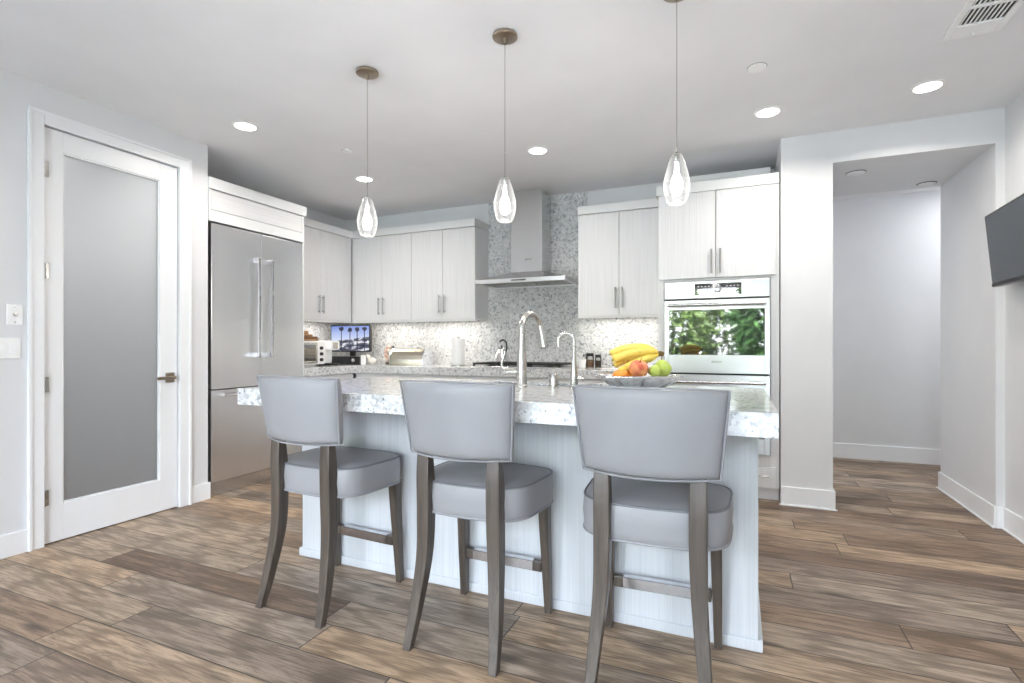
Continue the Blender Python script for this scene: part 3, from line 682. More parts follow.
# soundbar-like black unit below the monitor with green plants reflected
t = thing('countertop_radio', 'low black radio unit on the counter below the monitor', 'radio', (-4.03, 4.57, K), 0.12)
obj('case', box(new(), -0.24, 0.24, -0.05, 0.05, 0.004, 0.092), 'black', t, 0.008)
obj('speaker_grille', box(new(), -0.22, 0.10, -0.053, -0.0505, 0.016, 0.080), 'blackm', t)
bm = new(); lathe(bm, [(0.022, 0), (0.022, 0.012), (0.018, 0.014)], 20); obj('knob', bm, 'nickel', t, loc=(0.165, -0.05, 0.048), rot=(math.pi / 2, 0, 0), smooth=True)
obj('foot_strip', box(new(), -0.22, 0.22, -0.035, 0.035, 0, 0.004), 'blackm', t)
tag(obj('note_box', box(new(), -0.022, 0.022, -0.02, 0.02, 0, 0.105), 'white', None, 0.003, loc=(-3.775, 4.60, K), rot=(0, 0, 0.3)), 'slim white box standing at the right end of the radio', 'box')
# toaster oven, facing +X
t = thing('toaster_oven', 'white toaster oven with a glass door beside the refrigerator', 'toaster oven', (-3.955, 4.005, K), math.pi / 2)
obj('case', box(new(), -0.235, 0.215, 0.004, 0.33, 0.018, 0.258), 'white', t, 0.008)
bm = new(); box(bm, -0.225, -0.21, -0.008, 0.004, 0.03, 0.24); box(bm, 0.075, 0.095, -0.008, 0.004, 0.03, 0.24); box(bm, -0.21, 0.075, -0.008, 0.004, 0.03, 0.055); box(bm, -0.21, 0.075, -0.008, 0.004, 0.215, 0.24)
d = obj('door', bm, 'nickel', t, 0.002)
obj('window', box(new(), -0.21, 0.075, -0.004, 0.002, 0.055, 0.215), 'ovenglass', d)
bm = new(); tube(bm, [(-0.19, -0.03, 0.228), (0.06, -0.03, 0.228)], 0.007, 10); box(bm, -0.18, -0.17, -0.03, 0, 0.222, 0.234); box(bm, 0.04, 0.05, -0.03, 0, 0.222, 0.234); obj('handle', bm, 'nickel', d)
for z in (0.065, 0.125, 0.185):
    bm = new(); lathe(bm, [(0.018, 0), (0.016, 0.018), (0.0, 0.018)], 20); obj('knob', bm, 'black', t, loc=(0.155, 0.004, z), rot=(math.pi / 2, 0, 0), smooth=True)
for x in (-0.2, 0.18):
    for y in (0.03, 0.30): obj('foot', box(new(), x - 0.015, x + 0.015, y - 0.015, y + 0.015, 0, 0.018), 'blackm', t)
# boards on toaster oven
for i, (mat, x0, x1, dz, h_, lab) in enumerate((('board', -0.15, 0.15, 0.2585, 0.020, 'pale wooden board at the bottom of the stack on the toaster oven'), ('board2', -0.15, 0.14, 0.279, 0.024, 'dark brown wooden board second from bottom on the toaster oven'), ('board', -0.15, 0.07, 0.3035, 0.022, 'honey coloured wooden board third in the stack on the toaster oven'), ('board', -0.15, 0.01, 0.326, 0.034, 'short amber wooden block on top of the toaster oven stack'))):
    bm = new(); box(bm, x0, x1, 0.03, 0.24, 0, h_)
    o = obj('cutting_board', bm, mat, None, 0.004, loc=(-3.955, 4.005, K + dz), rot=(0, 0, math.pi / 2)); tag(o, lab, 'cutting board', 'wooden boards on the toaster oven')
# coffee machine
t = thing('coffee_maker', 'white single-cup coffee maker beside the toaster oven', 'coffee maker', (-3.99, 4.34, K), math.pi / 2)
obj('base', box(new(), -0.055, 0.085, -0.05, 0.17, 0, 0.022), 'black', t, 0.006)
obj('tower', box(new(), -0.05, 0.06, 0.04, 0.17, 0.022, 0.245), 'white', t, 0.010)
obj('brew_head', box(new(), -0.055, 0.075, -0.055, 0.16, 0.165, 0.262), 'white', t, 0.014)
obj('front_panel', box(new(), -0.035, 0.04, -0.058, -0.0545, 0.178, 0.245), 'nickel', t, 0.001)
obj('water_tank', box(new(), 0.062, 0.11, 0.02, 0.16, 0.022, 0.255), 'clear', t, 0.004)
bm = new(); lathe(bm, [(0.022, 0), (0.027, 0.07), (0.029, 0.075)], 20, cap=False)
# jars to the right of the cooktop
def jar(loc, r, h_, label, lid='black', body='clear', fill=None):
    t = thing('jar', label, 'jar', loc, 0, 'jars right of the cooktop')
    bm = new(); lathe(bm, [(r * 0.95, 0), (r, 0.004), (r, h_ * 0.72), (r * 0.85, h_ * 0.78)], 24); obj('glass', bm, body, t, smooth=True)
    if fill:
        bm = new(); lathe(bm, [(r * 0.88, 0.004), (r * 0.88, h_ * 0.55)], 20); obj('contents', bm, fill, t, smooth=True)
    bm = new(); lathe(bm, [(r * 0.95, h_ * 0.78), (r * 0.98, h_ * 0.80), (r * 0.98, h_ * 0.97), (r * 0.8, h_)], 24); obj('lid', bm, lid, t, smooth=True)
jar((-1.290, 4.84, K), 0.036, 0.140, 'tallest glass jar of brown spice with a black lid right of the cooktop', 'black', 'clear', 'board2')
jar((-1.222, 4.88, K), 0.030, 0.125, 'slim jar with a black lid at the right of the jar group', 'black', 'clear', 'umber')
jar((-1.352, 4.90, K), 0.026, 0.135, 'steel shaker with a bright lid left of the spice jar', 'chrome', 'nickel')
t = thing('cup', 'small white cup in front of the steel shaker by the cooktop', 'cup', (-1.352, 4.79, K))
bm = new(); lathe(bm, [(0.026, 0), (0.030, 0.004), (0.036, 0.078), (0.033, 0.078), (0.027, 0.008), (0.0, 0.008)], 24); obj('bowl', bm, 'white', t, smooth=True)
# under-cabinet strips
for i, (x0, x1, y, lab) in enumerate(((-3.95, -3.28, 4.86, 'slim light strip under the corner wall cabinet above the monitor'), (-3.20, -2.52, 4.86, 'slim light strip under the wall cabinet above the paper towels'), (-1.33, -0.68, 4.86, 'slim light strip under the wall cabinet right of the hood'))):
    t = thing('under_cabinet_light', lab, 'light', ((x0 + x1) / 2, y, 1.4515), 0, 'under-cabinet light strips'); hw = (x1 - x0) / 2
    obj('housing', box(new(), -hw, hw, -0.03, 0.03, -0.006, -0.0005), 'white', t, 0.001)
    obj('diffuser', box(new(), -hw + 0.01, hw - 0.01, -0.024, 0.024, -0.0085, -0.0065), 'strip', t)
    l = area('under_cabinet_lamp', ((x0 + x1) / 2, y, 1.4415), (0, 0, 0), 2 * hw - 0.02, 0.05, 2.2, (1, 0.93, 0.82))
t = thing('under_cabinet_light', 'slim light strip under the left wall cabinet above the toaster oven', 'light', (-4.20, 4.28, 1.4515), math.pi / 2, 'under-cabinet light strips')
obj('housing', box(new(), -0.33, 0.33, -0.03, 0.03, -0.006, -0.0005), 'white', t, 0.001); obj('diffuser', box(new(), -0.32, 0.32, -0.024, 0.024, -0.0085, -0.0065), 'strip', t)
area('under_cabinet_lamp', (-4.20, 4.28, 1.4415), (0, 0, math.pi / 2), 0.64, 0.05, 2.4, (1, 0.93, 0.82))

# ------------------------------------------------------------------ island
IX0, IX1, IY0, IY1 = -2.250, 0.072, 2.222, 2.84
t = thing('kitchen_island', 'long pale island cabinet with vertical grain panels and floor moulding', 'island', (0, 0, 0))
obj('back_panel', box(new(), IX0, IX1, IY0, IY0 + 0.025, 0.0, 0.886), 'island', t, 0.002)
bm = new(); box(bm, IX0 + 0.021, -1.31, IY0 + 0.0255, IY1 - 0.022, 0.10, 0.886); box(bm, -0.65, IX1 - 0.021, IY0 + 0.0255, IY1 - 0.022, 0.10, 0.886)
box(bm, -1.31, -0.65, IY0 + 0.0255, IY1 - 0.27, 0.10, 0.886); box(bm, -1.31, -0.65, IY1 - 0.27, IY1 - 0.022, 0.10, 0.70)
obj('body', bm, 'island', t)
for (a, b) in ((IX0, IX0 + 0.02), (IX1 - 0.02, IX1)): obj('end_panel', box(new(), a - 0.0005 if a < -1 else a + 0.0005, b - 0.0005 if a < -1 else b + 0.0005, IY0 + 0.026, IY1 - 0.02, 0, 0.886), 'island', t, 0.001)
bm = new()
box(bm, IX0 - 0.016, IX1 + 0.016, IY0 - 0.010, IY0 - 0.0005, 0, 0.045); box(bm, IX0 - 0.016, IX0 - 0.001, IY0, IY1 - 0.02, 0, 0.045); box(bm, IX1 + 0.001, IX1 + 0.016, IY0, IY1 - 0.02, 0, 0.045)
obj('base_moulding', bm, 'island', t, 0.005)
n = 5; wd = (IX1 - IX0 - 0.01) / n
for i in range(n):
    d = obj('door', box(new(), IX0 + 0.005 + i * wd + G, IX0 + 0.005 + (i + 1) * wd - G, IY1 - 0.021, IY1, 0.105, 0.88), 'island', t, 0.0015)
    x = IX0 + 0.005 + i * wd + (wd - 0.04 if i % 2 == 0 else 0.04); bar_handle(d, (x, IY1, 0.64), (x, IY1, 0.83), (0, 0.03, 0), 0.0055)
obj('toe_kick', box(new(), IX0 + 0.02, IX1 - 0.02, IY1 - 0.09, IY1 - 0.07, 0, 0.10), 'gap', t)
# counter with a sink cut-out
CX0, CX1, CY0, CY1 = -2.275, 0.118, 1.826, 2.885
SX0, SX1, SY0, SY1 = -1.30, -0.66, 2.585, 2.815
bm = new()
box(bm, CX0, SX0, CY0, CY1, 0.888, 0.968); box(bm, SX1, CX1, CY0, CY1, 0.888, 0.968); box(bm, SX0, SX1, CY0, SY0, 0.888, 0.968); box(bm, SX0, SX1, SY1, CY1, 0.888, 0.968)
bmesh.ops.remove_doubles(bm, verts=bm.verts, dist=1e-5)
seen = {}
bm.verts.index_update()
for f in list(bm.faces):
    k = tuple(sorted(v.index for v in f.verts))
    seen.setdefault(k, []).append(f)
for fs in seen.values():
    if len(fs) > 1: bmesh.ops.delete(bm, geom=fs, context='FACES_ONLY')
tag(obj('island_countertop', bm, 'gran_isl', None, 0.002), 'thick white and grey mottled granite slab on top of the island', 'countertop')
t = thing('sink', 'stainless steel sink sunk into the island counter behind the tall faucet', 'sink', (0, 0, 0))
bm = new(); th = 0.004; z0 = 0.72; a, b, c, d_ = SX0 + 0.001, SX1 - 0.001, SY0 + 0.001, SY1 - 0.001
box(bm, a, b, c, d_, z0, z0 + th); box(bm, a, a + th, c, d_, z0 + th, 0.962); box(bm, b - th, b, c, d_, z0 + th, 0.962); box(bm, a + th, b - th, c, c + th, z0 + th, 0.962); box(bm, a + th, b - th, d_ - th, d_, z0 + th, 0.962)
obj('basin', bm, 'steelh', t)
bm = new(); lathe(bm, [(0.04, 0), (0.04, 0.004), (0.02, 0.004), (0.018, 0.001)], 20, ((a + b) / 2, (c + d_) / 2, z0 + th)); obj('drain', bm, 'chrome', t)

# faucet
t = thing('kitchen_faucet', 'tall satin nickel pull-down faucet with an arched neck on the island', 'faucet', (-1.019, 2.475, 0.968))
bm = new(); lathe(bm, [(0.031, 0), (0.031, 0.006), (0.026, 0.012), (0.028, 0.05), (0.025, 0.13), (0.020, 0.20), (0.0175, 0.25)], 28); obj('body', bm, 'nickel', t, smooth=True)
arc = [(0, 0, 0.245), (0.001, 0.0, 0.29)]
for k in range(0, 9):
    a_ = math.pi - k / 8 * math.pi * 0.93
    arc.append((0.0 + 0.02 * (1 + math.cos(a_)), 0.083 + 0.083 * math.cos(a_), 0.30 + 0.078 * math.sin(a_)))
bm = new(); tube(bm, catmull(arc, 4), 0.0168, 18); obj('neck', bm, 'nickel', t, smooth=True)
e = Vector(arc[-1]); e0 = Vector(arc[-2]); dr = (e - e0).normalized()
dr = Vector((0.16, 0.10, -1)).normalized()
bm = new(); tube(bm, [e - dr * 0.01, e + dr * 0.0, e + dr * 0.03, e + dr * 0.09, e + dr * 0.115, e + dr * 0.12], [0.0168, 0.018, 0.020, 0.0265, 0.0275, 0.022], 22); obj('spray_head', bm, 'nickel', t, smooth=True)
bm = new(); tube(bm, [(-0.018, 0, 0.075), (-0.082, -0.012, 0.075)], 0.0145, 18); tube(bm, [(-0.084, -0.012, 0.075), (-0.09, -0.013, 0.075)], 0.016, 18)
tube(bm, catmull([(-0.082, -0.012, 0.082), (-0.102, -0.016, 0.10), (-0.104, -0.017, 0.125), (-0.094, -0.015, 0.15), (-0.088, -0.013, 0.185)], 5), 0.006, 10); obj('lever', bm, 'nickel', t, smooth=True)
# filtered water tap
t = thing('filter_tap', 'slim satin nickel gooseneck water tap beside the tall faucet', 'faucet', (-0.741, 2.475, 0.968))
bm = new(); lathe(bm, [(0.026, 0), (0.026, 0.005), (0.021, 0.010), (0.019, 0.07), (0.013, 0.115), (0.010, 0.15)], 24); obj('body', bm, 'nickel', t, smooth=True)
bm = new(); pts = [(0, 0, 0.145), (0.0, 0, 0.225)] + [(-0.036 + 0.036 * math.cos(a_), -0.012 * (1 - math.cos(a_)), 0.236 + 0.036 * math.sin(a_)) for a_ in [0.2, 0.7, 1.2, 1.57, 2.0, 2.5, 3.0]] + [(-0.072, -0.025, 0.205)]
tube(bm, catmull(pts, 4), 0.0082, 12); obj('neck', bm, 'nickel', t, smooth=True)
bm = new(); tube(bm, [(0.012, 0, 0.05), (0.052, -0.003, 0.052)], 0.0085, 14); tube(bm, [(0.046, -0.003, 0.04), (0.046, -0.003, 0.088)], 0.0045, 10); obj('lever', bm, 'nickel', t, smooth=True)
bm = new(); lathe(bm, [(0.027, 0), (0.027, 0.004), (0.0245, 0.006), (0.0245, 0.066), (0.022, 0.07), (0.0, 0.07)], 28)
tag(obj('soap_dispenser', bm, 'nickel', None, smooth=True, loc=(-0.855, 2.50, 0.968)), 'short satin nickel cylinder between the two island faucets', 'air switch')

# ------------------------------------------------------------------ fruit bowl
BX, BY, BZ = -0.462, 2.62, 0.968
t = thing('fruit_bowl', 'flared silver bowl with ribbed sides holding fruit on the island', 'bowl', (BX, BY, BZ + 0.0015), YAW)
def rect_ring(a, b, z, c=0.25):
    """rectangle with cut corners, 8 points"""
    ca, cb = a * c, b * c
    return [(-a + ca, -b, z), (a - ca, -b, z), (a, -b + cb, z), (a, b - cb, z), (a - ca, b, z), (-a + ca, b, z), (-a, b - cb, z), (-a, -b + cb, z)]
bm = new()
loops(bm, [rect_ring(0.10, 0.085, 0.0), rect_ring(0.105, 0.09, 0.004), rect_ring(0.186, 0.155, 0.058), rect_ring(0.190, 0.159, 0.062), rect_ring(0.182, 0.151, 0.062), rect_ring(0.10, 0.085, 0.010)])
obj('dish', bm, 'silver', t, 0.001)
lo = rect_ring(0.107, 0.092, 0.004); hi = rect_ring(0.190, 0.159, 0.062)
for i in range(8):
    for f in ((0.02, 0.5) if i % 2 == 0 else (0.02,)):
        j = (i + 1) % 8; a = Vector(lo[i]).lerp(Vector(lo[j]), f); b = Vector(hi[i]).lerp(Vector(hi[j]), f)
        bm = new(); tube(bm, [a, b], [0.0055, 0.0085], 10); obj('rib', bm, 'chrome', t, smooth=True)
bm = new(); tube(bm, [Vector(p) for p in hi], 0.0045, 8, True); obj('rim', bm, 'chrome', t, smooth=True)
def W(x, y, z):   # bowl-local to world
    c, s = math.cos(YAW), math.sin(YAW); return (BX + x * c - y * s, BY + x * s + y * c, BZ + z)
def apple_bm(r, pear=False):
    bm = new(); prof = []
    N = 18
    for k in range(N + 1):
        a = math.pi * k / N; rad = math.sin(a) * r; z = -math.cos(a) * r * 0.92
        if pear: rad *= (1.0 - 0.28 * max(0, z / r)); z = z * 1.08 + (0.0)
        if k > N - 4 and not pear: z -= (k - (N - 4)) ** 1.5 * r * 0.035
        prof.append((max(rad, 0.0006), z))
    lathe(bm, prof, 28); return bm
def fruit(name, label, cat, mat, pos, r, rot, pear=False, stem=True):
    t = thing(name, label, cat, W(*pos)); t.rotation_euler = rot
    obj('flesh', apple_bm(r, pear), mat, t, smooth=True)
    if stem:
        z = r * 0.75 if not pear else r * 0.98
        bm = new(); tube(bm, [(0, 0, z), (0.002, 0, z + 0.012), (0.006, 0, z + 0.022)], 0.0018, 8); obj('stem', bm, 'bstem', t)
fruit('apple', 'round red and yellow apple at the front of the fruit bowl', 'apple', 'apple', (-0.008, -0.075, 0.100), 0.047, (0.35, 0.1, 0.4))
fruit('pear', 'large green pear at the right of the fruit bowl', 'pear', 'pear', (0.128, 0.0, 0.098), 0.045, (0.1, -0.1, 0), True)
fruit('pear', 'smaller green pear between the apple and large pear', 'pear', 'pear', (0.072, -0.066, 0.088), 0.030, (0.1, 0.2, 0), True, False)
fruit('orange', 'orange low at the left edge of the fruit bowl', 'orange', 'orange', (-0.088, -0.05, 0.062), 0.040, (0, 0, 0), False, False)
fruit('orange', 'orange under the bananas behind the left orange', 'orange', 'orange', (-0.03, 0.05, 0.056), 0.040, (0, 0, 0), False, False)
t = thing('banana_bunch', 'bunch of spotted yellow bananas lying across the fruit bowl', 'bananas', W(0.10, 0.02, 0.172)); t.rotation_euler = (0, 0, YAW)
for i, (z0, yo, drop, ln, lift) in enumerate(((0.010, 0.055, -0.005, 0.205, 0.016), (0.002, 0.005, -0.024, 0.20, 0.006), (-0.014, 0.045, -0.035, 0.19, 0.004), (-0.022, -0.012, -0.060, 0.175, -0.004))):
    pts = catmull([(0.022, 0, 0), (-0.004, yo * 0.25, z0 + 0.006), (-ln * 0.35, yo * 0.8, z0 + lift + drop * 0.2 + 0.006), (-ln * 0.72, yo, z0 + lift + drop * 0.55), (-ln, yo * 0.9, z0 + drop - 0.004), (-ln - 0.012, yo * 0.88, z0 + drop - 0.010)], 6)
    N = len(pts); rr = []
    for k in range(N):
        u = k / (N - 1); rr.append(0.0065 + 0.0135 * min(1, max(0, (u - 0.14) / 0.16)) * min(1, max(0.10, (1 - u) / 0.14)) ** 0.6)
    bm = new(); tube(bm, pts, rr, 10); obj('banana', bm, 'banana', t, smooth=True)
    bm = new(); tube(bm, [pts[-1], pts[-1] + Vector((-0.006, 0, -0.003))], 0.0045, 8); obj('tip', bm, 'bstem', t)
bm = new(); tube(bm, [(0.012, 0, -0.002), (0.028, 0, 0.0), (0.040, 0.0, -0.004)], [0.014, 0.012, 0.010], 10); obj('crown', bm, 'bstem', t, smooth=True)

# ------------------------------------------------------------------ bar stools
def make_stool(label, loc, rz):
    """local: +y towards the island, origin on the floor under the seat centre"""
    t = thing('bar_stool', label, 'bar stool', loc, rz, 'grey leather bar stools at the island')
    # seat cushion
    def outline(inset, z, n=72):
        out = []
        for k in range(n):
            a = 2 * math.pi * k / n; c, s = math.cos(a), math.sin(a)
            ex = 2 / 4.6
            x = math.copysign(abs(c) ** ex, c); y = math.copysign(abs(s) ** ex, s)
            hw = 0.258 + 0.012 * y
            yy = 0.003 + 0.192 * y - (0.030 * (1 - x * x) if y < 0 else 0.0) * abs(y) + 0.012 * (1 - x * x) * max(0, y)
            out.append((x * (hw - inset), yy * (1 - inset / 0.192), z))
        return out
    bm = new()
    loops(bm, [outline(0.02, 0.512), outline(0.004, 0.514), outline(0.0, 0.520), outline(0.0, 0.545), outline(-0.003, 0.58), outline(0.0, 0.625), outline(0.003, 0.637), outline(0.012, 0.643), outline(0.05, 0.651), outline(0.10, 0.657), outline(0.16, 0.660)])
    s = obj('seat', bm, 'leather', t, smooth=True)
    for z, ins in ((0.638, 0.003), (0.517, 0.001)):
        bm = new(); tube(bm, outline(ins, z), 0.0046, 8, True); obj('piping', bm, 'welt' if z > 0.6 else 'piping', s, smooth=True)
    # curved back
    U, V = 28, 16
    def bp(u, v, side):
        hw = 0.222 + 0.026 * v; z = 0.754 + 0.286 * v - 0.005 * (1 - u * u) * (1 - v) + 0.006 * (1 - u * u) * v
        yc = -0.200 - 0.040 * v - 0.055 * (1 - u * u)
        th = 0.030 * max(0.0, (1 - abs(u) ** 14)) ** 0.5 * max(0.0, (1 - abs(2 * v - 1) ** 10)) ** 0.5
        return (u * hw, yc + side * th, z)
    us = [math.copysign(1 - (1 - abs(k / U * 2 - 1)) ** 1.5, k / U * 2 - 1) for k in range(U + 1)]
    vs = [0.5 + 0.5 * math.copysign(1 - (1 - abs(k / V * 2 - 1)) ** 1.5, k / V * 2 - 1) for k in range(V + 1)]
    bm = new(); gs = []
    for side in (-1, 1): gs.append([[bm.verts.new(bp(u, v, side)) for u in us] for v in vs])
    for g in gs:
        for j in range(V):
            for i in range(U): bm.faces.new((g[j][i], g[j][i + 1], g[j + 1][i + 1], g[j + 1][i]))
    bmesh.ops.remove_doubles(bm, verts=bm.verts, dist=1e-5)
    b = obj('backrest', bm, 'leather', t, smooth=True)
    loop = [bp(u, 0, -1) for u in us] + [bp(1, v, -1) for v in vs[1:]] + [bp(u, 1, -1) for u in reversed(us[:-1])] + [bp(-1, v, -1) for v in reversed(vs[1:-1])]
    bm = new(); tube(bm, [Vector(p) + Vector((0, -0.020 * (0 if False else 1), 0)) * 0.9 for p in loop], 0.004, 8, True); obj('piping', bm, 'piping', b, smooth=True)
    # rear posts
    for sx_ in (-1, 1):
        bm = new()
        sweep_box(bm, [(sx_ * 0.186, -0.290, 0.0), (sx_ * 0.176, -0.252, 0.14), (sx_ * 0.160, -0.216, 0.34), (sx_ * 0.155, -0.212, 0.52), (sx_ * 0.155, -0.216, 0.66), (sx_ * 0.155, -0.220, 0.77)],
                  [0.017, 0.021, 0.025, 0.028, 0.028, 0.026], [0.017, 0.021, 0.026, 0.028, 0.026, 0.018])
        obj('leg', bm, 'wood', t, 0.004)
    for sx_ in (-1, 1):
        bm = new()
        sweep_box(bm, [(sx_ * 0.213, 0.198, 0.0), (sx_ * 0.210, 0.184, 0.2), (sx_ * 0.206, 0.172, 0.40), (sx_ * 0.205, 0.168, 0.515)], [0.015, 0.018, 0.021, 0.023], [0.016, 0.020, 0.024, 0.026])
        l = obj('leg', bm, 'wood', t, 0.004)
        bm = new(); lathe(bm, [(0.014, 0.0), (0.017, 0.003), (0.017, 0.008)], 18, (sx_ * 0.213, 0.198, 0)); obj('glide', bm, 'plate', l)
    r = obj('footrest', box(new(), -0.189, 0.189, 0.165, 0.195, 0.185, 0.228), 'wood', t, 0.003)
    pl = obj('kick_plate', None or box(box(new(), -0.150, 0.150, 0.1625, 0.1648, 0.187, 0.2305), -0.150, 0.150, 0.1625, 0.1975, 0.2282, 0.2305), 'plate', r)
    return t
YS = 1.984
make_stool('grey leather bar stool nearest the refrigerator, at the left end of the island', (-1.775, YS, 0), -0.06)
make_stool('grey leather bar stool in the middle, in front of the tall faucet', (-0.985, YS, 0), -0.02)
make_stool('grey leather bar stool closest to the oven, in front of the fruit bowl', (-0.278, YS, 0), 0.03)

# ------------------------------------------------------------------ pendants and ceiling fittings
def pendant(x, y, label):
    t = thing('pendant_light', label, 'pendant light', (x, y, C), 0, 'glass pendants over the island')
    bm = new(); lathe(bm, [(0.06, -0.0005), (0.062, -0.004), (0.062, -0.014), (0.055, -0.018), (0.012, -0.020), (0.009, -0.045), (0.0, -0.045)], 32); obj('canopy', bm, 'bronze', t, smooth=True)
    bm = new(); tube(bm, [(0, 0, -0.04), (0, 0, -0.705)], 0.0022, 8); obj('cord', bm, 'nickel', t)
    bm = new(); lathe(bm, [(0.006, -0.700), (0.012, -0.705), (0.013, -0.74), (0.010, -0.745)], 16); obj('socket', bm, 'nickel', t, smooth=True)
    prof = [(0.012, -0.708), (0.022, -0.713), (0.034, -0.745), (0.046, -0.785), (0.055, -0.825), (0.056, -0.850), (0.050, -0.885), (0.040, -0.915), (0.030, -0.924), (0.0, -0.926)]
    bm = new(); lathe(bm, prof, 36); s = obj('shade', bm, 'shade', t, smooth=True)
    bm = new(); lathe(bm, [(0.008, -0.745), (0.011, -0.79), (0.022, -0.815), (0.028, -0.845), (0.022, -0.875), (0.010, -0.888), (0.0, -0.890)], 24); obj('bulb', bm, 'bulb', t, smooth=True)
    l = bpy.data.lights.new('pendant_lamp', 'POINT'); l.energy = 8; l.shadow_soft_size = 0.05; l.color = (1, 0.95, 0.88)
    o = bpy.data.objects.new('pendant_lamp', l); COL.objects.link(o); o.location = (x, y, C - 0.985)
pendant(-1.905, 2.355, 'glass teardrop pendant over the far end of the island, left one of three')
pendant(-1.057, 2.349, 'glass teardrop pendant in the middle of the row over the island')
pendant(-0.243, 2.349, 'glass teardrop pendant closest to the oven, right one of three')
def downlight(x, y, label, power=8, spot=True):
    t = thing('recessed_light', label, 'ceiling light', (x, y, C), 0, 'recessed ceiling lights')
    bm = new(); lathe(bm, [(0.066, -0.0005), (0.086, -0.0005), (0.084, -0.005), (0.068, -0.007), (0.066, -0.0005)], 36, cap=False); obj('trim_ring', bm, 'white', t, smooth=True)
    bm = new(); lathe(bm, [(0.0675, -0.0015), (0.0675, -0.0055), (0.03, -0.0085), (0.0, -0.009)], 36); obj('lens', bm, 'led', t, smooth=True)
    area('downlight_lamp', (x, y, C - 0.012), (0, 0, 0), 0.13, 0.13, power, (1, 0.95, 0.88), shape='DISK', spread=math.radians(150))
downlight(-3.16, 2.60, 'recessed ceiling light nearest the pantry door')
downlight(-3.155, 3.86, 'recessed ceiling light near the back corner, behind the far pendant')
downlight(-1.444, 3.84, 'recessed ceiling light in front of the range hood')
downlight(0.18, 3.81, 'recessed ceiling light in front of the oven cabinet')
downlight(1.03, 3.81, 'recessed ceiling light before the hallway opening')
def cap(x, y, z, r, label, name='smoke_detector', cat='smoke detector', mat='white', rim='nickel'):
    t = thing(name, label, cat, (x, y, z))
    bm = new(); lathe(bm, [(r, -0.0005), (r, -0.006), (r * 0.92, -0.010), (0.0, -0.011)], 32); obj('cover', bm, mat, t, smooth=True)
    bm = new(); lathe(bm, [(r * 1.001, -0.0005), (r * 1.07, -0.0005), (r * 1.05, -0.004), (r * 1.001, -0.004)], 32, cap=False); obj('rim', bm, rim, t, smooth=True)
cap(0.096, 3.172, C, 0.048, 'flat round white ceiling cap between the pendant and the oven', 'sprinkler_cap', 'sprinkler')
cap(-2.824, 3.246, C, 0.038, 'small round white ceiling cap near the far pendant', 'sprinkler_cap', 'sprinkler')
cap(0.82, 4.66, 2.49, 0.062, 'round dark-rimmed ceiling light in the hallway soffit, nearer one', 'hall_downlight', 'ceiling light', 'ceil', 'blackm')
cap(1.40, 5.20, 2.49, 0.062, 'round dark-rimmed ceiling light at the far edge of the hallway soffit', 'hall_downlight', 'ceiling light', 'ceil', 'blackm')
# ceiling vent
t = thing('ceiling_vent', 'white rectangular ceiling air vent with black slots', 'vent', (1.05, 2.945, C))
bm = new(); vx, vy = 0.115, 0.31
box(bm, -vx, -vx + 0.028, -vy, vy, -0.012, -0.0005); box(bm, vx - 0.028, vx, -vy, vy, -0.012, -0.0005)
for y0, y1 in ((-vy, -vy + 0.028), (vy - 0.115, vy), (0.035, 0.052), (-0.105, -0.09)): box(bm, -vx + 0.028, vx - 0.028, y0, y1, -0.012, -0.0005)
fr = obj('frame', bm, 'white', t, 0.002)
obj('duct', box(new(), -vx + 0.028, vx - 0.028, -vy + 0.028, vy - 0.115, -0.002, -0.0006), 'blackm', t)
for y0, y1 in ((0.052, vy - 0.115), (-0.09, 0.035), (-vy + 0.028, -0.105)):
    bm = new()
    for k in range(9): x = -vx + 0.034 + k * 0.0185; box(bm, x, x + 0.006, y0, y1, -0.007, -0.0022)
    obj('louvre', bm, 'white', t)
bm = new(); tube(bm, [(0, vy - 0.03, -0.006), (0, vy - 0.03, -0.022)], 0.006, 10); obj('damper_lever', bm, 'white', t)

# ------------------------------------------------------------------ television
t = thing('television', 'black flat screen television tilted down on the right wall', 'television', (1.440, 3.80, 1.770)); t.rotation_euler = (0, math.radians(-5), math.radians(-3.0))
# local: screen faces -x, y along the width
obj('case', box(new(), -0.016, 0.030, -0.40, 0.40, -0.225, 0.225), 'black', t, 0.004)
obj('screen', box(new(), -0.0185, -0.0162, -0.386, 0.386, -0.200, 0.212), 'tvscreen', t)
obj('chin', box(new(), -0.0195, -0.0162, -0.395, 0.395, -0.222, -0.203), 'blackm', t, 0.001)
obj('wall_bracket', box(new(), 0.030, 0.055, -0.12, 0.12, -0.10, 0.10), 'blackm', t, 0.002)
bm = new(); tube(bm, [(0.05, 0, 0), (0.122, 0.0, 0.0)], 0.02, 10); obj('wall_arm', bm, 'blackm', t)

# ------------------------------------------------------------------ unseen fill lights added in pantry and hall
area('hall_fill', (-0.3, 5.8, 2.70), (0, 0, 0), 0.5, 0.5, 14, (0.95, 0.97, 1.0))  # added fill for the far hall, no fixture behind it
area('hall_fill', (2.3, 5.9, 2.70), (0, 0, 0), 0.5, 0.5, 14, (0.95, 0.97, 1.0))
area('pantry_fill', (-4.4, 1.9, 2.70), (0, 0, 0), 0.3, 0.3, 14, (1, 0.96, 0.9))  # added fill, brightens the frosted pane from behind

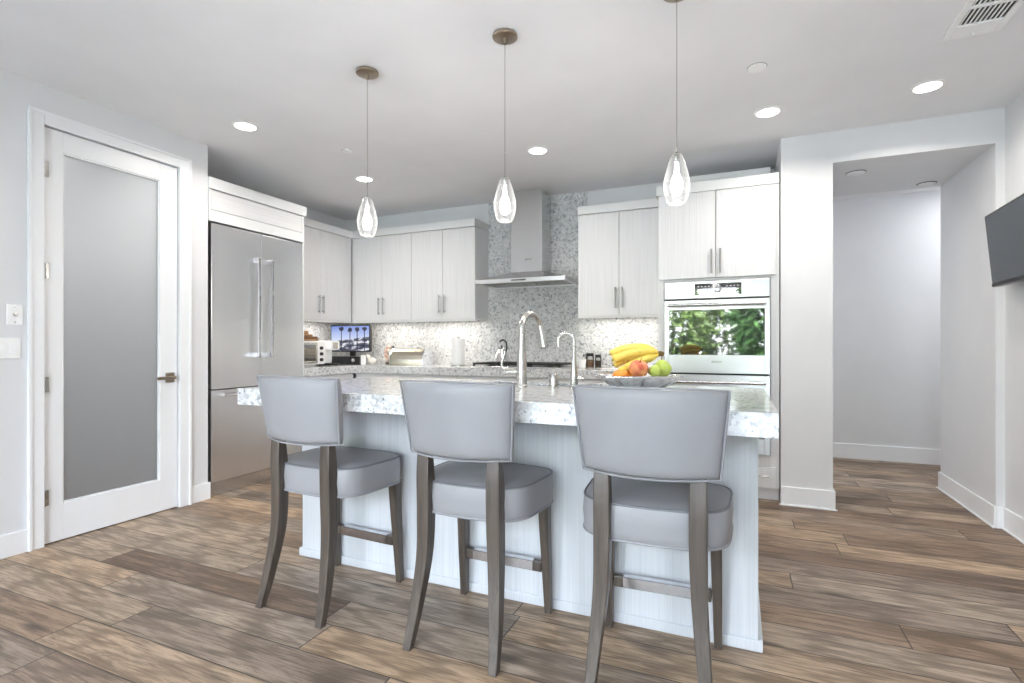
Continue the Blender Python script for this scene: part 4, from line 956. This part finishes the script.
# ------------------------------------------------------------------ unseen garden outside the patio window, added for light and reflections
st('patio', 'unseen pale concrete patio added outside the rear window to bounce light', 'patio', box(new(), -9, 7, -8.0, -2.4, -0.14, -0.02), 'patio')  # out of view, added to bounce sunlight up to the ceiling
st('lawn', 'green lawn beyond the patio', 'lawn', box(new(), -16, 14, -22, -8.0, -0.16, -0.04), 'lawn')
def shrub(x, y, h_, r, n, mat, label, seed):
    rnd = random.Random(seed)
    t = thing('garden_shrub', label, 'shrub', (x, y, -0.04))
    bm = new(); tube(bm, [(0, 0, 0), (0.03, 0, h_ * 0.3), (0, 0.02, h_ * 0.6)], [0.07, 0.05, 0.03], 8); obj('stem', bm, 'bark', t)
    bm = new()
    for k in range(n):
        a = rnd.uniform(0, 2 * math.pi); u = rnd.random(); zz = h_ * (0.08 + 0.92 * u); rad = r * math.sin(math.pi * (0.12 + 0.8 * u)) * rnd.uniform(0.45, 1.0)
        p = Vector((rad * math.cos(a), rad * math.sin(a), zz)); d = Vector((math.cos(a + rnd.uniform(-.8, .8)), math.sin(a + rnd.uniform(-.8, .8)), rnd.uniform(-0.6, 0.9))).normalized()
        ln = rnd.uniform(0.25, 0.55); sd = d.cross(Vector((rnd.uniform(-1, 1), rnd.uniform(-1, 1), 1))).normalized() * ln * 0.14
        q = p + d * ln * 0.5; e_ = p + d * ln - Vector((0, 0, ln * 0.2))
        v0, v1, v2, v3 = bm.verts.new(p), bm.verts.new(q + sd), bm.verts.new(e_), bm.verts.new(q - sd); bm.faces.new((v0, v1, v2, v3))
    obj('foliage', bm, mat, t)
for i, (x, y, h_, r, n, mat, lab) in enumerate((
        (-6.6, -9.0, 3.6, 1.0, 1300, 'leaf', 'dark shrub at the far end of the garden, past the pantry'),
        (-4.3, -12.0, 4.2, 1.0, 2200, 'leaf', 'tall dark shrub beyond the patio, in line with the pantry door'),
        (-1.95, -9.0, 3.6, 0.85, 2600, 'leaf2', 'dense olive green shrub beyond the patio, in line with the island'),
        (-0.35, -12.0, 2.9, 1.0, 1800, 'leaf2', 'low olive green shrub set back between two taller ones'),
        (0.75, -9.0, 3.8, 0.80, 2600, 'leaf', 'dense dark shrub beyond the patio, in line with the oven'),
        (3.3, -12.0, 4.2, 0.9, 2200, 'leaf2', 'olive green shrub beyond the patio, in line with the television'))):
    shrub(x, y, h_, r, n, mat, lab, 11 + i)
